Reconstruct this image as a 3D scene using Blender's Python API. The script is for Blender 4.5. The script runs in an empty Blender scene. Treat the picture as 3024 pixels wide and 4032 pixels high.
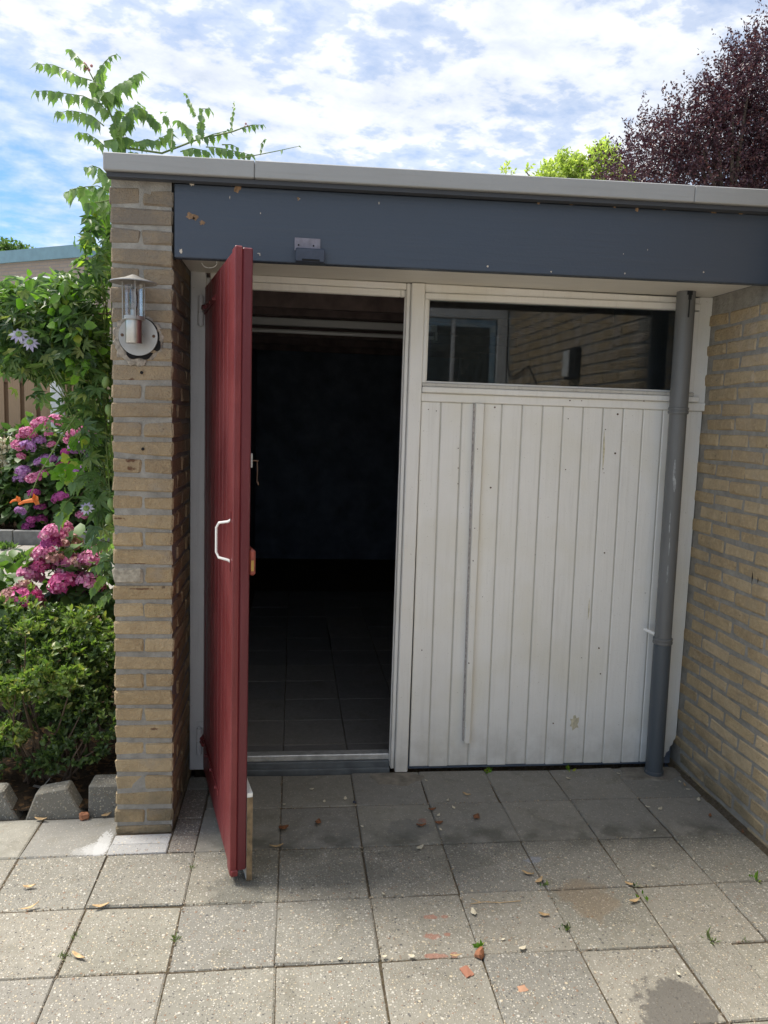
import bpy, bmesh, math, random
import numpy as np
from mathutils import Vector, Matrix

SC = bpy.context.scene
COL = SC.collection
RAD = math.radians
rng = random.Random(7)
nrg = np.random.default_rng(11)

# ---------------------------------------------------------------- camera
F_PX, CAM_LOC, CAM_ROT = 3028.5, (0.3302, -2.9690, 1.5692), (1.451651, -0.032043, -0.114453)
cd = bpy.data.cameras.new("camera")
cam = bpy.data.objects.new("camera", cd)
COL.objects.link(cam)
cam.location = CAM_LOC
cam.rotation_euler = CAM_ROT
cd.sensor_fit = 'VERTICAL'
cd.sensor_height = 24.0
cd.lens = 24.0 * F_PX / 4032.0
cd.clip_start = 0.05
cd.clip_end = 900
SC.camera = cam
CM = cam.rotation_euler.to_matrix()


def at(u, v, ax, val):
    """point on the plane where coordinate ax equals val, seen at photo pixel u, v (used to measure positions)"""
    d = CM @ Vector(((u - 1512) / F_PX, -(v - 2016) / F_PX, -1))
    o = Vector(CAM_LOC)
    return o + d * ((val - o[ax]) / d[ax])


# ---------------------------------------------------------------- world
SUN_DIR = Vector((-0.60, 0.30, 1.30)).normalized()      # towards the sun
sun_el = math.asin(SUN_DIR.z)
sun_az = math.atan2(SUN_DIR.x, SUN_DIR.y)
W = bpy.data.worlds.new("World")
SC.world = W
W.use_nodes = True


class NT:
    def __init__(s, tree):
        s.t = tree
        s.n = tree.nodes
        s.l = tree.links

    def add(s, typ, _props=None, **ins):
        n = s.n.new(typ)
        for k, v in (_props or {}).items():
            setattr(n, k, v)
        for k, v in ins.items():
            s.set(n, k, v)
        return n

    def set(s, n, k, v):
        key = int(k[1:]) if k[0] == 'i' and k[1:].isdigit() else k.replace('_', ' ')
        sock = n.inputs[key]
        if isinstance(v, bpy.types.NodeSocket):
            s.l.new(v, sock)
        elif isinstance(v, (tuple, list)) and len(v) == 3 and sock.type == 'RGBA':
            sock.default_value = (*v, 1)
        else:
            sock.default_value = v

    def math(s, op, a, b=0.0, c=None, clamp=False):
        n = s.n.new('ShaderNodeMath')
        n.operation = op
        n.use_clamp = clamp
        s.set(n, 'i0', a)
        s.set(n, 'i1', b)
        if c is not None:
            s.set(n, 'i2', c)
        return n.outputs[0]

    def mix(s, f, a, b, mode='MIX'):
        n = s.n.new('ShaderNodeMix')
        n.data_type = 'RGBA'
        n.blend_type = mode
        s.set(n, 'i0', f)
        for i, v in ((6, a), (7, b)):
            if isinstance(v, bpy.types.NodeSocket):
                s.l.new(v, n.inputs[i])
            else:
                n.inputs[i].default_value = (*v, 1)
        return n.outputs[2]

    def noise(s, vec, scale, detail=4, rough=.55, dist=0.0, out=0):
        n = s.add('ShaderNodeTexNoise', Vector=vec, Scale=scale, Detail=detail, Roughness=rough, Distortion=dist)
        return n.outputs[out]

    def ramp(s, f, *stops, ease='LINEAR'):
        n = s.n.new('ShaderNodeValToRGB')
        n.color_ramp.interpolation = ease
        e = n.color_ramp.elements
        while len(e) < len(stops):
            e.new(0.5)
        for i, (p, c) in enumerate(stops):
            e[i].position = p
            e[i].color = (c, c, c, 1) if not isinstance(c, (tuple, list)) else (*c, 1)
        s.l.new(f, n.inputs[0])
        return n.outputs[0]

    def mapr(s, f, a, b, c=0.0, d=1.0, smooth=False):
        n = s.n.new('ShaderNodeMapRange')
        n.clamp = True
        if smooth:
            n.interpolation_type = 'SMOOTHSTEP'
        s.set(n, 'i0', f)
        for i, v in enumerate((a, b, c, d)):
            n.inputs[i + 1].default_value = v
        return n.outputs[0]


w = NT(W.node_tree)
w.n.clear()
wo = w.add('ShaderNodeOutputWorld')
sky = w.add('ShaderNodeTexSky', dict(sky_type='NISHITA', sun_disc=False, sun_elevation=sun_el, sun_rotation=sun_az,
                                     air_density=1.0, dust_density=0.6, ozone_density=1.5))
tc = w.add('ShaderNodeTexCoord')
sx = w.add('ShaderNodeSeparateXYZ', Vector=tc.outputs['Generated'])
zz = w.math('ADD', w.math('MAXIMUM', sx.outputs[2], 0.0), 0.16)
cx = w.add('ShaderNodeCombineXYZ', X=w.math('DIVIDE', sx.outputs[0], zz), Y=w.math('DIVIDE', sx.outputs[1], zz), Z=0.0)
mp = w.add('ShaderNodeMapping', Vector=cx.outputs[0], Rotation=(0, 0, RAD(-28)), Location=(0.37, 0.15, 0), Scale=(0.95, 1.05, 1))
big = w.noise(mp.outputs[0], 0.6, 3, .5)
mid = w.noise(mp.outputs[0], 2.4, 5, .6, 0.15)
puff = w.noise(mp.outputs[0], 12.0, 7, .58, 0.1)
cov = w.math('ADD', w.math('ADD', w.math('MULTIPLY', big, 0.50), w.math('MULTIPLY', mid, 0.50)), w.math('MULTIPLY', puff, 0.44))
# the sky clears towards the low north-west, left of the garage
left = w.math('MULTIPLY', w.mapr(sx.outputs[0], -0.10, -0.38, 0, 1, True), w.mapr(sx.outputs[2], 0.46, 0.20, 0, 1, True))
cov = w.math('SUBTRACT', cov, w.math('MULTIPLY', left, 0.24))
cov = w.math('SUBTRACT', cov, w.math('MULTIPLY', w.mapr(sx.outputs[2], 0.40, 0.62, 0, 1, True), 0.035))
mask = w.mapr(cov, 0.60, 0.765, 0, 1, True)
mask = w.math('MAXIMUM', mask, w.math('MULTIPLY', w.mapr(cov, 0.44, 0.68, 0, 1), 0.66))
shade = w.math('ADD', w.math('MULTIPLY', w.noise(mp.outputs[0], 3.0, 6, .62, 0.3), .6), w.math('MULTIPLY', puff, .4))
ccol = w.ramp(shade, (0.33, (2.15, 2.40, 2.85)), (0.48, (2.75, 2.92, 3.22)), (0.66, (3.65, 3.70, 3.75)))
skyc = w.mix(1.0, sky.outputs[0], (0.34, 0.46, 0.57), 'MULTIPLY')
fin = w.mix(mask, skyc, ccol)
bg = w.add('ShaderNodeBackground', Color=fin, Strength=0.10)
w.l.new(bg.outputs[0], wo.inputs[0])

sd = bpy.data.lights.new("sun", 'SUN')
sd.energy = 2.15
sd.angle = RAD(24)
sd.color = (1.0, 0.94, 0.85)
sun = bpy.data.objects.new("sun", sd)
COL.objects.link(sun)
sun.rotation_euler = SUN_DIR.to_track_quat('Z', 'Y').to_euler()
sun.location = (-5, 5, 12)

vs = SC.view_settings
vs.view_transform = 'Standard'
vs.look = 'None'
vs.gamma = 1.0
vs.exposure = 1.72
vs.use_curve_mapping = False


# ---------------------------------------------------------------- object helpers
def tag(o, label=None, cat=None, group=None, kind=None):
    if label: o['label'] = label
    if cat: o['category'] = cat
    if group: o['group'] = group
    if kind: o['kind'] = kind
    return o


def thing(name, label, cat, loc=(0, 0, 0), rot=(0, 0, 0), group=None):
    o = bpy.data.objects.new(name, None)
    COL.objects.link(o)
    o.location = loc
    o.rotation_euler = rot
    o.empty_display_size = 0.1
    return tag(o, label, cat, group)


def link(name, me, parent=None, loc=(0, 0, 0), rot=(0, 0, 0), scale=(1, 1, 1), kind=None, label=None):
    o = bpy.data.objects.new(name, me)
    COL.objects.link(o)
    o.parent = parent
    o.location = loc
    o.rotation_euler = rot
    o.scale = scale
    if kind: o['kind'] = kind
    if label: o['label'] = label
    return o


class MB:
    """collects shapes and links them as one mesh object"""

    def __init__(s):
        s.v = []
        s.f = []

    def put(s, vs, fs):
        b = len(s.v)
        s.v += [tuple(p) for p in vs]
        s.f += [tuple(b + i for i in f) for f in fs]
        return s

    def box(s, x0, x1, y0, y1, z0, z1, M=None):
        vs = [(x0, y0, z0), (x1, y0, z0), (x1, y1, z0), (x0, y1, z0), (x0, y0, z1), (x1, y0, z1), (x1, y1, z1), (x0, y1, z1)]
        if M is not None:
            vs = [M @ Vector(p) for p in vs]
        return s.put(vs, [(0, 3, 2, 1), (4, 5, 6, 7), (0, 1, 5, 4), (1, 2, 6, 5), (2, 3, 7, 6), (3, 0, 4, 7)])

    def hexa(s, bottom, top):
        return s.put(list(bottom) + list(top), [(0, 3, 2, 1), (4, 5, 6, 7), (0, 1, 5, 4), (1, 2, 6, 5), (2, 3, 7, 6), (3, 0, 4, 7)])

    def tube(s, pts, r, n=8, cap=True):
        pts = [Vector(p) for p in pts]
        rs = r if isinstance(r, (list, tuple)) else [r] * len(pts)
        b = len(s.v)
        up = None
        for i, p in enumerate(pts):
            t = (pts[min(i + 1, len(pts) - 1)] - pts[max(i - 1, 0)]).normalized()
            if up is None:
                up = Vector((0, 0, 1)) if abs(t.z) < .9 else Vector((1, 0, 0))
            a = t.cross(up)
            if a.length < 1e-4:
                a = t.cross(Vector((0, 1, 0)))
            a.normalize()
            c = a.cross(t).normalized()
            up = c
            for k in range(n):
                th = 2 * math.pi * k / n
                s.v.append(tuple(p + (a * math.cos(th) + c * math.sin(th)) * rs[i]))
        for i in range(len(pts) - 1):
            for k in range(n):
                k2 = (k + 1) % n
                s.f.append((b + i * n + k, b + i * n + k2, b + (i + 1) * n + k2, b + (i + 1) * n + k))
        if cap:
            s.f.append(tuple(b + k for k in range(n))[::-1])
            s.f.append(tuple(b + (len(pts) - 1) * n + k for k in range(n)))
        return s

    def lathe(s, prof, c=(0, 0, 0), n=32, M=None):
        b = len(s.v)
        for (r, z) in prof:
            for k in range(n):
                th = 2 * math.pi * k / n
                p = Vector((r * math.cos(th), r * math.sin(th), z))
                if M is not None:
                    p = M @ p
                s.v.append(tuple(p + Vector(c)))
        for i in range(len(prof) - 1):
            for k in range(n):
                k2 = (k + 1) % n
                s.f.append((b + i * n + k, b + i * n + k2, b + (i + 1) * n + k2, b + (i + 1) * n + k))
        return s

    def prism(s, poly, d, M=None):
        """polygon in xz extruded along y from 0 to d"""
        n = len(poly)
        vs = [Vector((x, 0, z)) for x, z in poly] + [Vector((x, d, z)) for x, z in poly]
        if M is not None:
            vs = [M @ p for p in vs]
        fs = [tuple(range(n)), tuple(range(2 * n - 1, n - 1, -1))] + [(i, n + i, n + (i + 1) % n, (i + 1) % n) for i in range(n)]
        return s.put(vs, fs)

    def mesh(s, name, mat, bevel=0.0, smooth=False, seg=1, off=(0, 0, 0)):
        me = bpy.data.meshes.new(name)
        o = Vector(off)
        me.from_pydata([tuple(Vector(p) - o) for p in s.v], [], s.f)
        bm = bmesh.new()
        bm.from_mesh(me)
        bmesh.ops.recalc_face_normals(bm, faces=bm.faces)
        if bevel > 0:
            es = [e for e in bm.edges if len(e.link_faces) == 2 and e.calc_face_angle(0) > 0.5]
            bmesh.ops.bevel(bm, geom=es, offset=bevel, segments=seg, profile=.5, affect='EDGES', clamp_overlap=True)
        bm.to_mesh(me)
        bm.free()
        if smooth:
            me.shade_smooth()
            if smooth != 'all':
                try:
                    me.set_sharp_from_angle(angle=RAD(38))
                except Exception:
                    pass
        me.materials.append(mat)
        return me

    def build(s, name, mat, parent=None, bevel=0.0, smooth=False, seg=1, kind=None, label=None, loc=None):
        off = (0, 0, 0)
        if parent is not None and loc is None and tuple(parent.rotation_euler) == (0, 0, 0):
            P = Vector((0, 0, 0))
            q = parent
            while q is not None:
                P += q.location
                q = q.parent
            off = P
        me = s.mesh(name, mat, bevel, smooth, seg, off)
        return link(name, me, parent, (0, 0, 0) if loc is None else loc, kind=kind, label=label)


# ---------------------------------------------------------------- materials
def material(name):
    m = bpy.data.materials.new(name)
    m.use_nodes = True
    t = NT(m.node_tree)
    t.n.clear()
    t.out = t.add('ShaderNodeOutputMaterial')
    t.bs = t.add('ShaderNodeBsdfPrincipled')
    t.l.new(t.bs.outputs[0], t.out.inputs[0])
    t.m = m
    return t


def bump(t, h, strength=.5, dist=.01, normal=None):
    n = t.add('ShaderNodeBump', Height=h, Strength=strength, Distance=dist)
    if normal is not None:
        t.l.new(normal, n.inputs['Normal'])
    return n.outputs[0]


def coords(t, rand=True):
    """object coordinates shifted by a random amount per object"""
    tcn = t.add('ShaderNodeTexCoord')
    if not rand:
        return tcn.outputs['Object'], None
    oi = t.add('ShaderNodeObjectInfo')
    r = oi.outputs['Random']
    off = t.add('ShaderNodeCombineXYZ', X=t.math('MULTIPLY', r, 37.0), Y=t.math('MULTIPLY', r, 91.0), Z=t.math('MULTIPLY', r, 13.0))
    ad = t.add('ShaderNodeVectorMath', dict(operation='ADD'), i0=tcn.outputs['Object'], i1=off.outputs[0])
    return ad.outputs[0], r


def position(t):
    return t.add('ShaderNodeNewGeometry').outputs['Position']


def plain(name, col, rough=.5, metal=0.0, noise=0.0, scale=8.0, bmp=0.0, bscale=120.0, spec=.5):
    t = material(name)
    v, r = coords(t)
    c = col
    if noise:
        n = t.noise(v, scale, 5)
        c = t.mix(t.mapr(n, .3, .7), tuple(x * (1 - noise) for x in col), tuple(min(1, x * (1 + noise)) for x in col))
    t.set(t.bs, 'Base Color', c)
    t.set(t.bs, 'Roughness', rough)
    t.set(t.bs, 'Metallic', metal)
    t.set(t.bs, 'Specular IOR Level', spec)
    if bmp:
        t.set(t.bs, 'Normal', bump(t, t.noise(v, bscale, 3), bmp, .004))
    return t.m


def m_brick(name, c1, c2, c3, gray=.25, dirt_low=0.0, wash=0.0, top_grey_shade=0.0, stains=()):
    t = material(name)
    v, r = coords(t)
    p = position(t)
    base = t.ramp(r, (0.0, c1), (.45, c2), (.8, c3), (1.0, c2))
    n1 = t.noise(v, 14, 6, .6)
    n2 = t.noise(v, 70, 4, .6)
    c = t.mix(t.mapr(n1, .35, .75, 0, .55), base, tuple(x * .66 for x in c2))
    c = t.mix(t.mapr(n2, .5, .8, 0, .45), c, tuple(min(1, x * 1.35) for x in c1))
    # mortar smears and lime
    n3 = t.noise(p, 9, 6, .62, .4)
    c = t.mix(t.mapr(n3, .56, .70, 0, gray), c, (.30, .28, .25))
    if wash:
        n5 = t.noise(p, 5, 6, .7, .6)
        sep = t.add('ShaderNodeSeparateXYZ', Vector=p)
        hi = t.math('MULTIPLY', t.mapr(n5, .45, .62), t.mapr(sep.outputs[1], 0.12, -0.35, .15, 1))
        c = t.mix(t.math('MULTIPLY', hi, t.mapr(sep.outputs[2], 1.25, 2.0, 0, wash)), c, (.52, .46, .42))
    if top_grey_shade:         # upper courses: grey weathering, plus the shade under the roof painted in
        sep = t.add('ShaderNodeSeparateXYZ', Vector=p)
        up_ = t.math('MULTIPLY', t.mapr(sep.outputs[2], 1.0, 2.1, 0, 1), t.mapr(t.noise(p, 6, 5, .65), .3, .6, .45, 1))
        c = t.mix(t.math('MULTIPLY', up_, top_grey_shade), c, (.165, .150, .135))
    # dark pits and iron spots
    n4 = t.noise(v, 26, 3, .5)
    c = t.mix(t.mapr(n4, .70, .76, 0, .7), c, (.09, .055, .035))
    if stains:
        sxz = t.add('ShaderNodeSeparateXYZ', Vector=p)
        for (x, z, rx, rz) in stains:
            dx = t.math('DIVIDE', t.math('SUBTRACT', sxz.outputs[0], x), rx)
            dz = t.math('DIVIDE', t.math('SUBTRACT', sxz.outputs[2], z), rz)
            ln = t.math('ADD', t.math('SQRT', t.math('ADD', t.math('MULTIPLY', dx, dx), t.math('MULTIPLY', dz, dz))), t.math('MULTIPLY', t.math('SUBTRACT', t.noise(p, 90, 4), .5), 2.2))
            c = t.mix(t.mapr(ln, 1.1, .5, 0, .8), c, (.10, .035, .02))
    if dirt_low:
        sep = t.add('ShaderNodeSeparateXYZ', Vector=p)
        low = t.math('MULTIPLY', t.mapr(sep.outputs[2], .30, .02, 0, 1), t.mapr(t.noise(p, 6, 5), .3, .6))
        c = t.mix(t.math('MULTIPLY', low, dirt_low), c, (.12, .115, .085))
    t.set(t.bs, 'Base Color', c)
    t.set(t.bs, 'Roughness', .9)
    t.set(t.bs, 'Specular IOR Level', .25)
    h = t.math('ADD', t.math('MULTIPLY', t.noise(v, 38, 6, .65), 1.0), t.math('MULTIPLY', t.noise(v, 190, 3), .35))
    t.set(t.bs, 'Normal', bump(t, h, 1.0, .014))
    return t.m


def m_mortar(name, col=(.36, .34, .30)):
    t = material(name)
    p = position(t)
    n = t.noise(p, 22, 6, .65)
    c = t.mix(t.mapr(n, .3, .7), tuple(x * .72 for x in col), tuple(x * 1.15 for x in col))
    c = t.mix(t.mapr(t.noise(p, 4, 4), .5, .75, 0, .5), c, (.20, .185, .155))
    t.set(t.bs, 'Base Color', c)
    t.set(t.bs, 'Roughness', .95)
    t.set(t.bs, 'Specular IOR Level', .2)
    h = t.math('ADD', t.noise(p, 60, 6, .7), t.math('MULTIPLY', t.noise(p, 320, 2), .4))
    t.set(t.bs, 'Normal', bump(t, h, .9, .008))
    return t.m


def m_paint(name, col, rough=.45, dirt=.25, dirtcol=(.30, .27, .22), chip=0.0, chipcol=(.25, .2, .15), grain=.25, vertical=True, spec=.45, lowdirt=0.0, tint=None):
    t = material(name)
    v, r = coords(t)
    p = position(t)
    st = t.add('ShaderNodeMapping', Vector=v, Scale=(60, 60, 3) if vertical else (3, 60, 60)).outputs[0]
    n1 = t.noise(p, 2.2, 6, .6)
    n2 = t.noise(st, 1.0, 5, .6)
    c = t.mix(t.mapr(n1, .45, .8, 0, dirt), col, tuple(a * .55 + b * .45 for a, b in zip(col, dirtcol)))
    c = t.mix(t.mapr(n2, .52, .8, 0, dirt * .8), c, dirtcol)
    if tint:
        c = t.mix(t.mapr(t.noise(p, 3.1, 3, .5), .48, .68, 0, .5), c, tint)
    sp = t.noise(p, 160, 2, .5)
    c = t.mix(t.mapr(sp, .70, .76, 0, .5), c, dirtcol)
    if lowdirt:
        sep = t.add('ShaderNodeSeparateXYZ', Vector=p)
        low = t.math('MULTIPLY', t.mapr(sep.outputs[2], .28, .0, 0, 1), t.mapr(t.noise(p, 11, 5), .3, .65))
        c = t.mix(t.math('MULTIPLY', low, lowdirt), c, dirtcol)
    if chip:
        n4 = t.noise(p, 34, 5, .7, .5)
        c = t.mix(t.mapr(n4, .80 - chip, .815 - chip), c, chipcol)
    t.set(t.bs, 'Base Color', c)
    t.set(t.bs, 'Roughness', t.mapr(n1, .3, .7, rough * .85, min(1, rough * 1.25)))
    t.set(t.bs, 'Specular IOR Level', spec)
    h = t.math('ADD', t.math('MULTIPLY', n2, 1.0), t.math('MULTIPLY', t.noise(p, 90, 3), .5))
    t.set(t.bs, 'Normal', bump(t, h, grain, .004))
    return t.m


def spots(t, c, lst):
    """stains at fixed places: (x, y, radius x, radius y, colour, strength, noise scale)"""
    p = position(t)
    for (x, y, rx, ry, col, st, ns) in lst:
        sub = t.add('ShaderNodeVectorMath', dict(operation='SUBTRACT'), i0=p, i1=(x, y, 0)).outputs[0]
        sc = t.add('ShaderNodeVectorMath', dict(operation='MULTIPLY'), i0=sub, i1=(1 / rx, 1 / ry, 0)).outputs[0]
        ln = t.add('ShaderNodeVectorMath', dict(operation='LENGTH'), i0=sc).outputs['Value']
        ln = t.math('ADD', ln, t.math('MULTIPLY', t.math('SUBTRACT', t.noise(p, ns, 5, .6), .5), 1.6))
        c = t.mix(t.mapr(ln, 1.0, .82, 0, st), c, col)
    return c


def m_tile(name, pebbles=1.0, base=((.205, .193, .155), (.305, .289, .238)), extra=(), darkline=True):
    t = material(name)
    v, r = coords(t)
    p = position(t)
    n1 = t.noise(v, 3.5, 6, .62)
    n2 = t.noise(v, 45, 5, .6)
    c = t.mix(t.mapr(n1, .3, .72), base[0], base[1])
    c = t.mix(t.mapr(r, 0, 1, 0, .55), c, (.215, .21, .20))
    c = t.mix(t.mapr(t.math('FRACT', t.math('MULTIPLY', r, 7.3)), .5, 1, 0, .35), c, (.33, .30, .25))
    c = t.mix(t.mapr(n2, .35, .75, 0, .35), c, tuple(x * .7 for x in base[0]))
    c = t.mix(t.mapr(t.noise(v, 7, 6, .68, .6), .52, .72, 0, .55), c, (.15, .138, .105))
    hp = None
    for k, (sc, thr, keep) in enumerate(((105, .30, .52), (58, .25, .72), (190, .33, .45))):
        wv = t.add('ShaderNodeVectorMath', dict(operation='ADD'), i0=v, i1=t.add('ShaderNodeVectorMath', dict(operation='SCALE'), i0=t.noise(v, sc * .6, 2, out=1), Scale=.4 / sc).outputs[0]).outputs[0]
        vo = t.add('ShaderNodeTexVoronoi', dict(feature='F1'), Vector=wv, Scale=sc)
        se = t.add('ShaderNodeSeparateColor', Color=vo.outputs['Color'])
        inside = t.mapr(vo.outputs['Distance'], thr + .06, thr - .04)
        on = t.math('GREATER_THAN', se.outputs[0], keep + (1 - pebbles) * .4)
        m = t.math('MULTIPLY', inside, on)
        pc = t.ramp(se.outputs[1], (.0, (.58, .55, .48)), (.42, (.62, .53, .38)), (.60, (.40, .37, .33)), (.74, (.26, .15, .09)), (.84, (.07, .07, .075)), ease='CONSTANT')
        c = t.mix(t.math('MULTIPLY', m, .68 * min(1, pebbles + .15)), c, pc)
        hp = m if hp is None else t.math('MAXIMUM', hp, m)
    if darkline:     # algae where the roof drips
        se = t.add('ShaderNodeSeparateXYZ', Vector=p)
        yy = t.math('ADD', se.outputs[1], t.math('MULTIPLY', t.math('SUBTRACT', t.noise(p, 7, 4), .5), .16))
        band = t.math('MULTIPLY', t.mapr(yy, -.40, -.30, 0, 1), t.mapr(yy, -.16, -.25, 0, 1))
        band = t.math('MULTIPLY', band, t.mapr(se.outputs[0], -.05, .12, 0, 1))
        c = t.mix(t.math('MULTIPLY', band, t.mapr(t.noise(p, 10, 4), .38, .6, 0, .62)), c, (.075, .075, .06))
    c = spots(t, c, extra)
    t.set(t.bs, 'Base Color', c)
    t.set(t.bs, 'Roughness', .92)
    t.set(t.bs, 'Specular IOR Level', .25)
    h = t.math('ADD', t.math('MULTIPLY', hp, .7), t.math('ADD', t.noise(v, 120, 5, .7), t.math('MULTIPLY', t.noise(v, 18, 4), .6)))
    t.set(t.bs, 'Normal', bump(t, h, .65 * (.35 + .65 * pebbles), .005))
    return t.m


def m_leaf(name, dark, light, rough=.45, trans=.35, young=None, tcol=None):
    t = material(name)
    oi = t.add('ShaderNodeObjectInfo').outputs['Random']
    at_ = t.add('ShaderNodeAttribute', dict(attribute_name='rnd')).outputs['Fac']
    r = t.math('FRACT', t.math('ADD', oi, at_))
    p = position(t)
    stops = [(0.0, dark), (.75, light)]
    if young:
        stops.append((1.0, young))
    c = t.ramp(r, *stops)
    c = t.mix(t.mapr(t.noise(p, 60, 3), .4, .7, 0, .35), c, tuple(x * .6 for x in dark))
    t.set(t.bs, 'Base Color', c)
    t.set(t.bs, 'Roughness', rough)
    t.set(t.bs, 'Specular IOR Level', .4)
    tr = t.add('ShaderNodeBsdfTranslucent')
    cc = t.mix(1.0, c, tcol or (1.6, 1.9, .7), 'MULTIPLY')
    t.l.new(cc, tr.inputs[0])
    mx = t.add('ShaderNodeMixShader', i0=trans)
    t.l.new(t.bs.outputs[0], mx.inputs[1])
    t.l.new(tr.outputs[0], mx.inputs[2])
    t.l.new(mx.outputs[0], t.out.inputs[0])
    return t.m


def m_glass(name, tint=(.75, .8, .8), body=.35):
    """window glass: fresnel reflection over clear, slightly dirty glass"""
    t = material(name)
    p = position(t)
    gl = t.add('ShaderNodeBsdfGlossy', Roughness=.015, Color=(1, 1, 1))
    wv = t.noise(p, 1.3, 2, .5)
    t.l.new(bump(t, wv, .05, .02), gl.inputs['Normal'])
    tp = t.add('ShaderNodeBsdfTransparent', Color=tint)
    df = t.add('ShaderNodeBsdfDiffuse', Color=(.5, .52, .5))
    dust = t.math('MULTIPLY', t.mapr(t.noise(p, 130, 3), .62, .80), .18)
    m0 = t.add('ShaderNodeMixShader', i0=t.math('ADD', dust, .012))
    t.l.new(tp.outputs[0], m0.inputs[1])
    t.l.new(df.outputs[0], m0.inputs[2])
    fr = t.add('ShaderNodeFresnel', IOR=1.52)
    m1 = t.add('ShaderNodeMixShader', i0=t.math('MULTIPLY', fr.outputs[0], body, clamp=True))
    t.l.new(m0.outputs[0], m1.inputs[1])
    t.l.new(gl.outputs[0], m1.inputs[2])
    t.l.new(m1.outputs[0], t.out.inputs[0])
    return t.m


M = {}
M['brick'] = m_brick('brick', (.50, .375, .215), (.41, .30, .170), (.55, .425, .26), gray=.42, dirt_low=.75, top_grey_shade=.80,
                    stains=[(at(u_, v_, 1, -.15).x, at(u_, v_, 1, -.15).z, rx_, rz_) for (u_, v_, rx_, rz_) in ((515, 1812, .020, .008), (512, 1846, .018, .008), (518, 1494, .012, .006), (597, 1499, .010, .006), (540, 2222, .035, .005), (560, 2318, .05, .004), (470, 2042, .02, .005), (610, 2870, .02, .006))])
M['brick_side'] = m_brick('brick_side', (.56, .425, .25), (.47, .35, .205), (.61, .475, .30), gray=.20, dirt_low=.7, wash=.75)
M['mortar'] = m_mortar('mortar')
M['white'] = m_paint('white', (.86, .85, .815), dirt=.20, dirtcol=(.36, .33, .27), chip=.005, lowdirt=.5, tint=(.78, .75, .64))
M['soffit'] = m_paint('soffit', (.72, .69, .63), dirt=.35, dirtcol=(.33, .30, .25), vertical=False)
M['jamb'] = m_paint('jamb', (.66, .67, .68), dirt=.40, dirtcol=(.30, .30, .30), chip=.02, chipcol=(.85, .85, .83))
M['gap_white'] = m_paint('gap_white', (.60, .58, .53), dirt=.5, dirtcol=(.12, .10, .08), chip=.10, chipcol=(.06, .05, .04))
M['navy'] = m_paint('navy', (.044, .059, .084), rough=.42, dirt=.3, dirtcol=(.07, .08, .095), vertical=False, grain=.45)
M['rust_chip'] = plain('rust_chip', (.24, .15, .085), .9, noise=.5, scale=60)
M['pale_chip'] = plain('pale_chip', (.50, .44, .36), .8, noise=.3, scale=60)
M['red'] = m_paint('red', (.150, .019, .021), rough=.38, dirt=.35, dirtcol=(.30, .06, .06), chip=.012, chipcol=(.5, .34, .3), grain=.7, tint=(.26, .055, .055), lowdirt=.4)
M['red_edge'] = m_paint('red_edge', (.115, .017, .022), rough=.36, dirt=.3, dirtcol=(.24, .05, .06), chip=.012, chipcol=(.5, .36, .33), grain=.4)
M['red_light'] = plain('red_light', (.27, .060, .040), .5, noise=.3, scale=30)
M['trim'] = m_paint('trim', (.315, .318, .315), rough=.6, dirt=.45, dirtcol=(.22, .22, .20), vertical=False, grain=.2)
M['trim_dark'] = plain('trim_dark', (.05, .055, .065), .7)
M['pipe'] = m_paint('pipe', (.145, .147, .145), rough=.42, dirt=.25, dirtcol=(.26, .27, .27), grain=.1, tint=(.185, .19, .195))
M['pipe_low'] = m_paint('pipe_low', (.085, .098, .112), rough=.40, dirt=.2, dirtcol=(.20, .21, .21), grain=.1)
M['tar'] = plain('tar', (.008, .012, .016), .3)
M['steel'] = plain('steel', (.42, .415, .40), .36, 1.0, noise=.18, scale=20, bmp=.1)
M['satin'] = plain('satin', (.34, .33, .31), .42, .65, noise=.15, scale=14)
M['screw'] = plain('screw', (.12, .07, .045), .6, .6)
M['brass'] = plain('brass', (.55, .36, .12), .35, 1.0)
M['dark'] = plain('dark', (.006, .006, .007), .9)
M['sensor'] = plain('sensor', (.035, .045, .070), .45, noise=.2, scale=30)
M['sensor_plate'] = plain('sensor_plate', (.19, .18, .215), .6, noise=.25, scale=40)
M['patch'] = plain('patch', (.30, .265, .22), .95, noise=.5, scale=55, bmp=.8, bscale=90)
M['bare_wood'] = plain('bare_wood', (.22, .155, .085), .85, noise=.45, scale=40, bmp=.6)
M['bulb'] = m_glass('bulb', (.92, .93, .95), 1.6)
M['lampglass'] = m_glass('lampglass', (.96, .96, .96), .6)
M['glass'] = m_glass('glass', (.62, .67, .68), 1.05)
M['alu'] = plain('alu', (.62, .62, .60), .4, .5, noise=.25, scale=25)
M['sill_grey'] = plain('sill_grey', (.11, .125, .135), .6, noise=.3, scale=15)
M['joist'] = plain('joist', (.20, .15, .14), .85, noise=.3, scale=10)
M['ceiling'] = plain('ceiling', (.18, .155, .15), .9, noise=.3, scale=4)
M['tube'] = plain('tube', (.82, .82, .80), .22)
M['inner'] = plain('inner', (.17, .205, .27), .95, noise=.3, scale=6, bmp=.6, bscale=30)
M['roofing'] = plain('roofing', (.06, .06, .06), .95, noise=.3, scale=8, bmp=.5)

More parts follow.
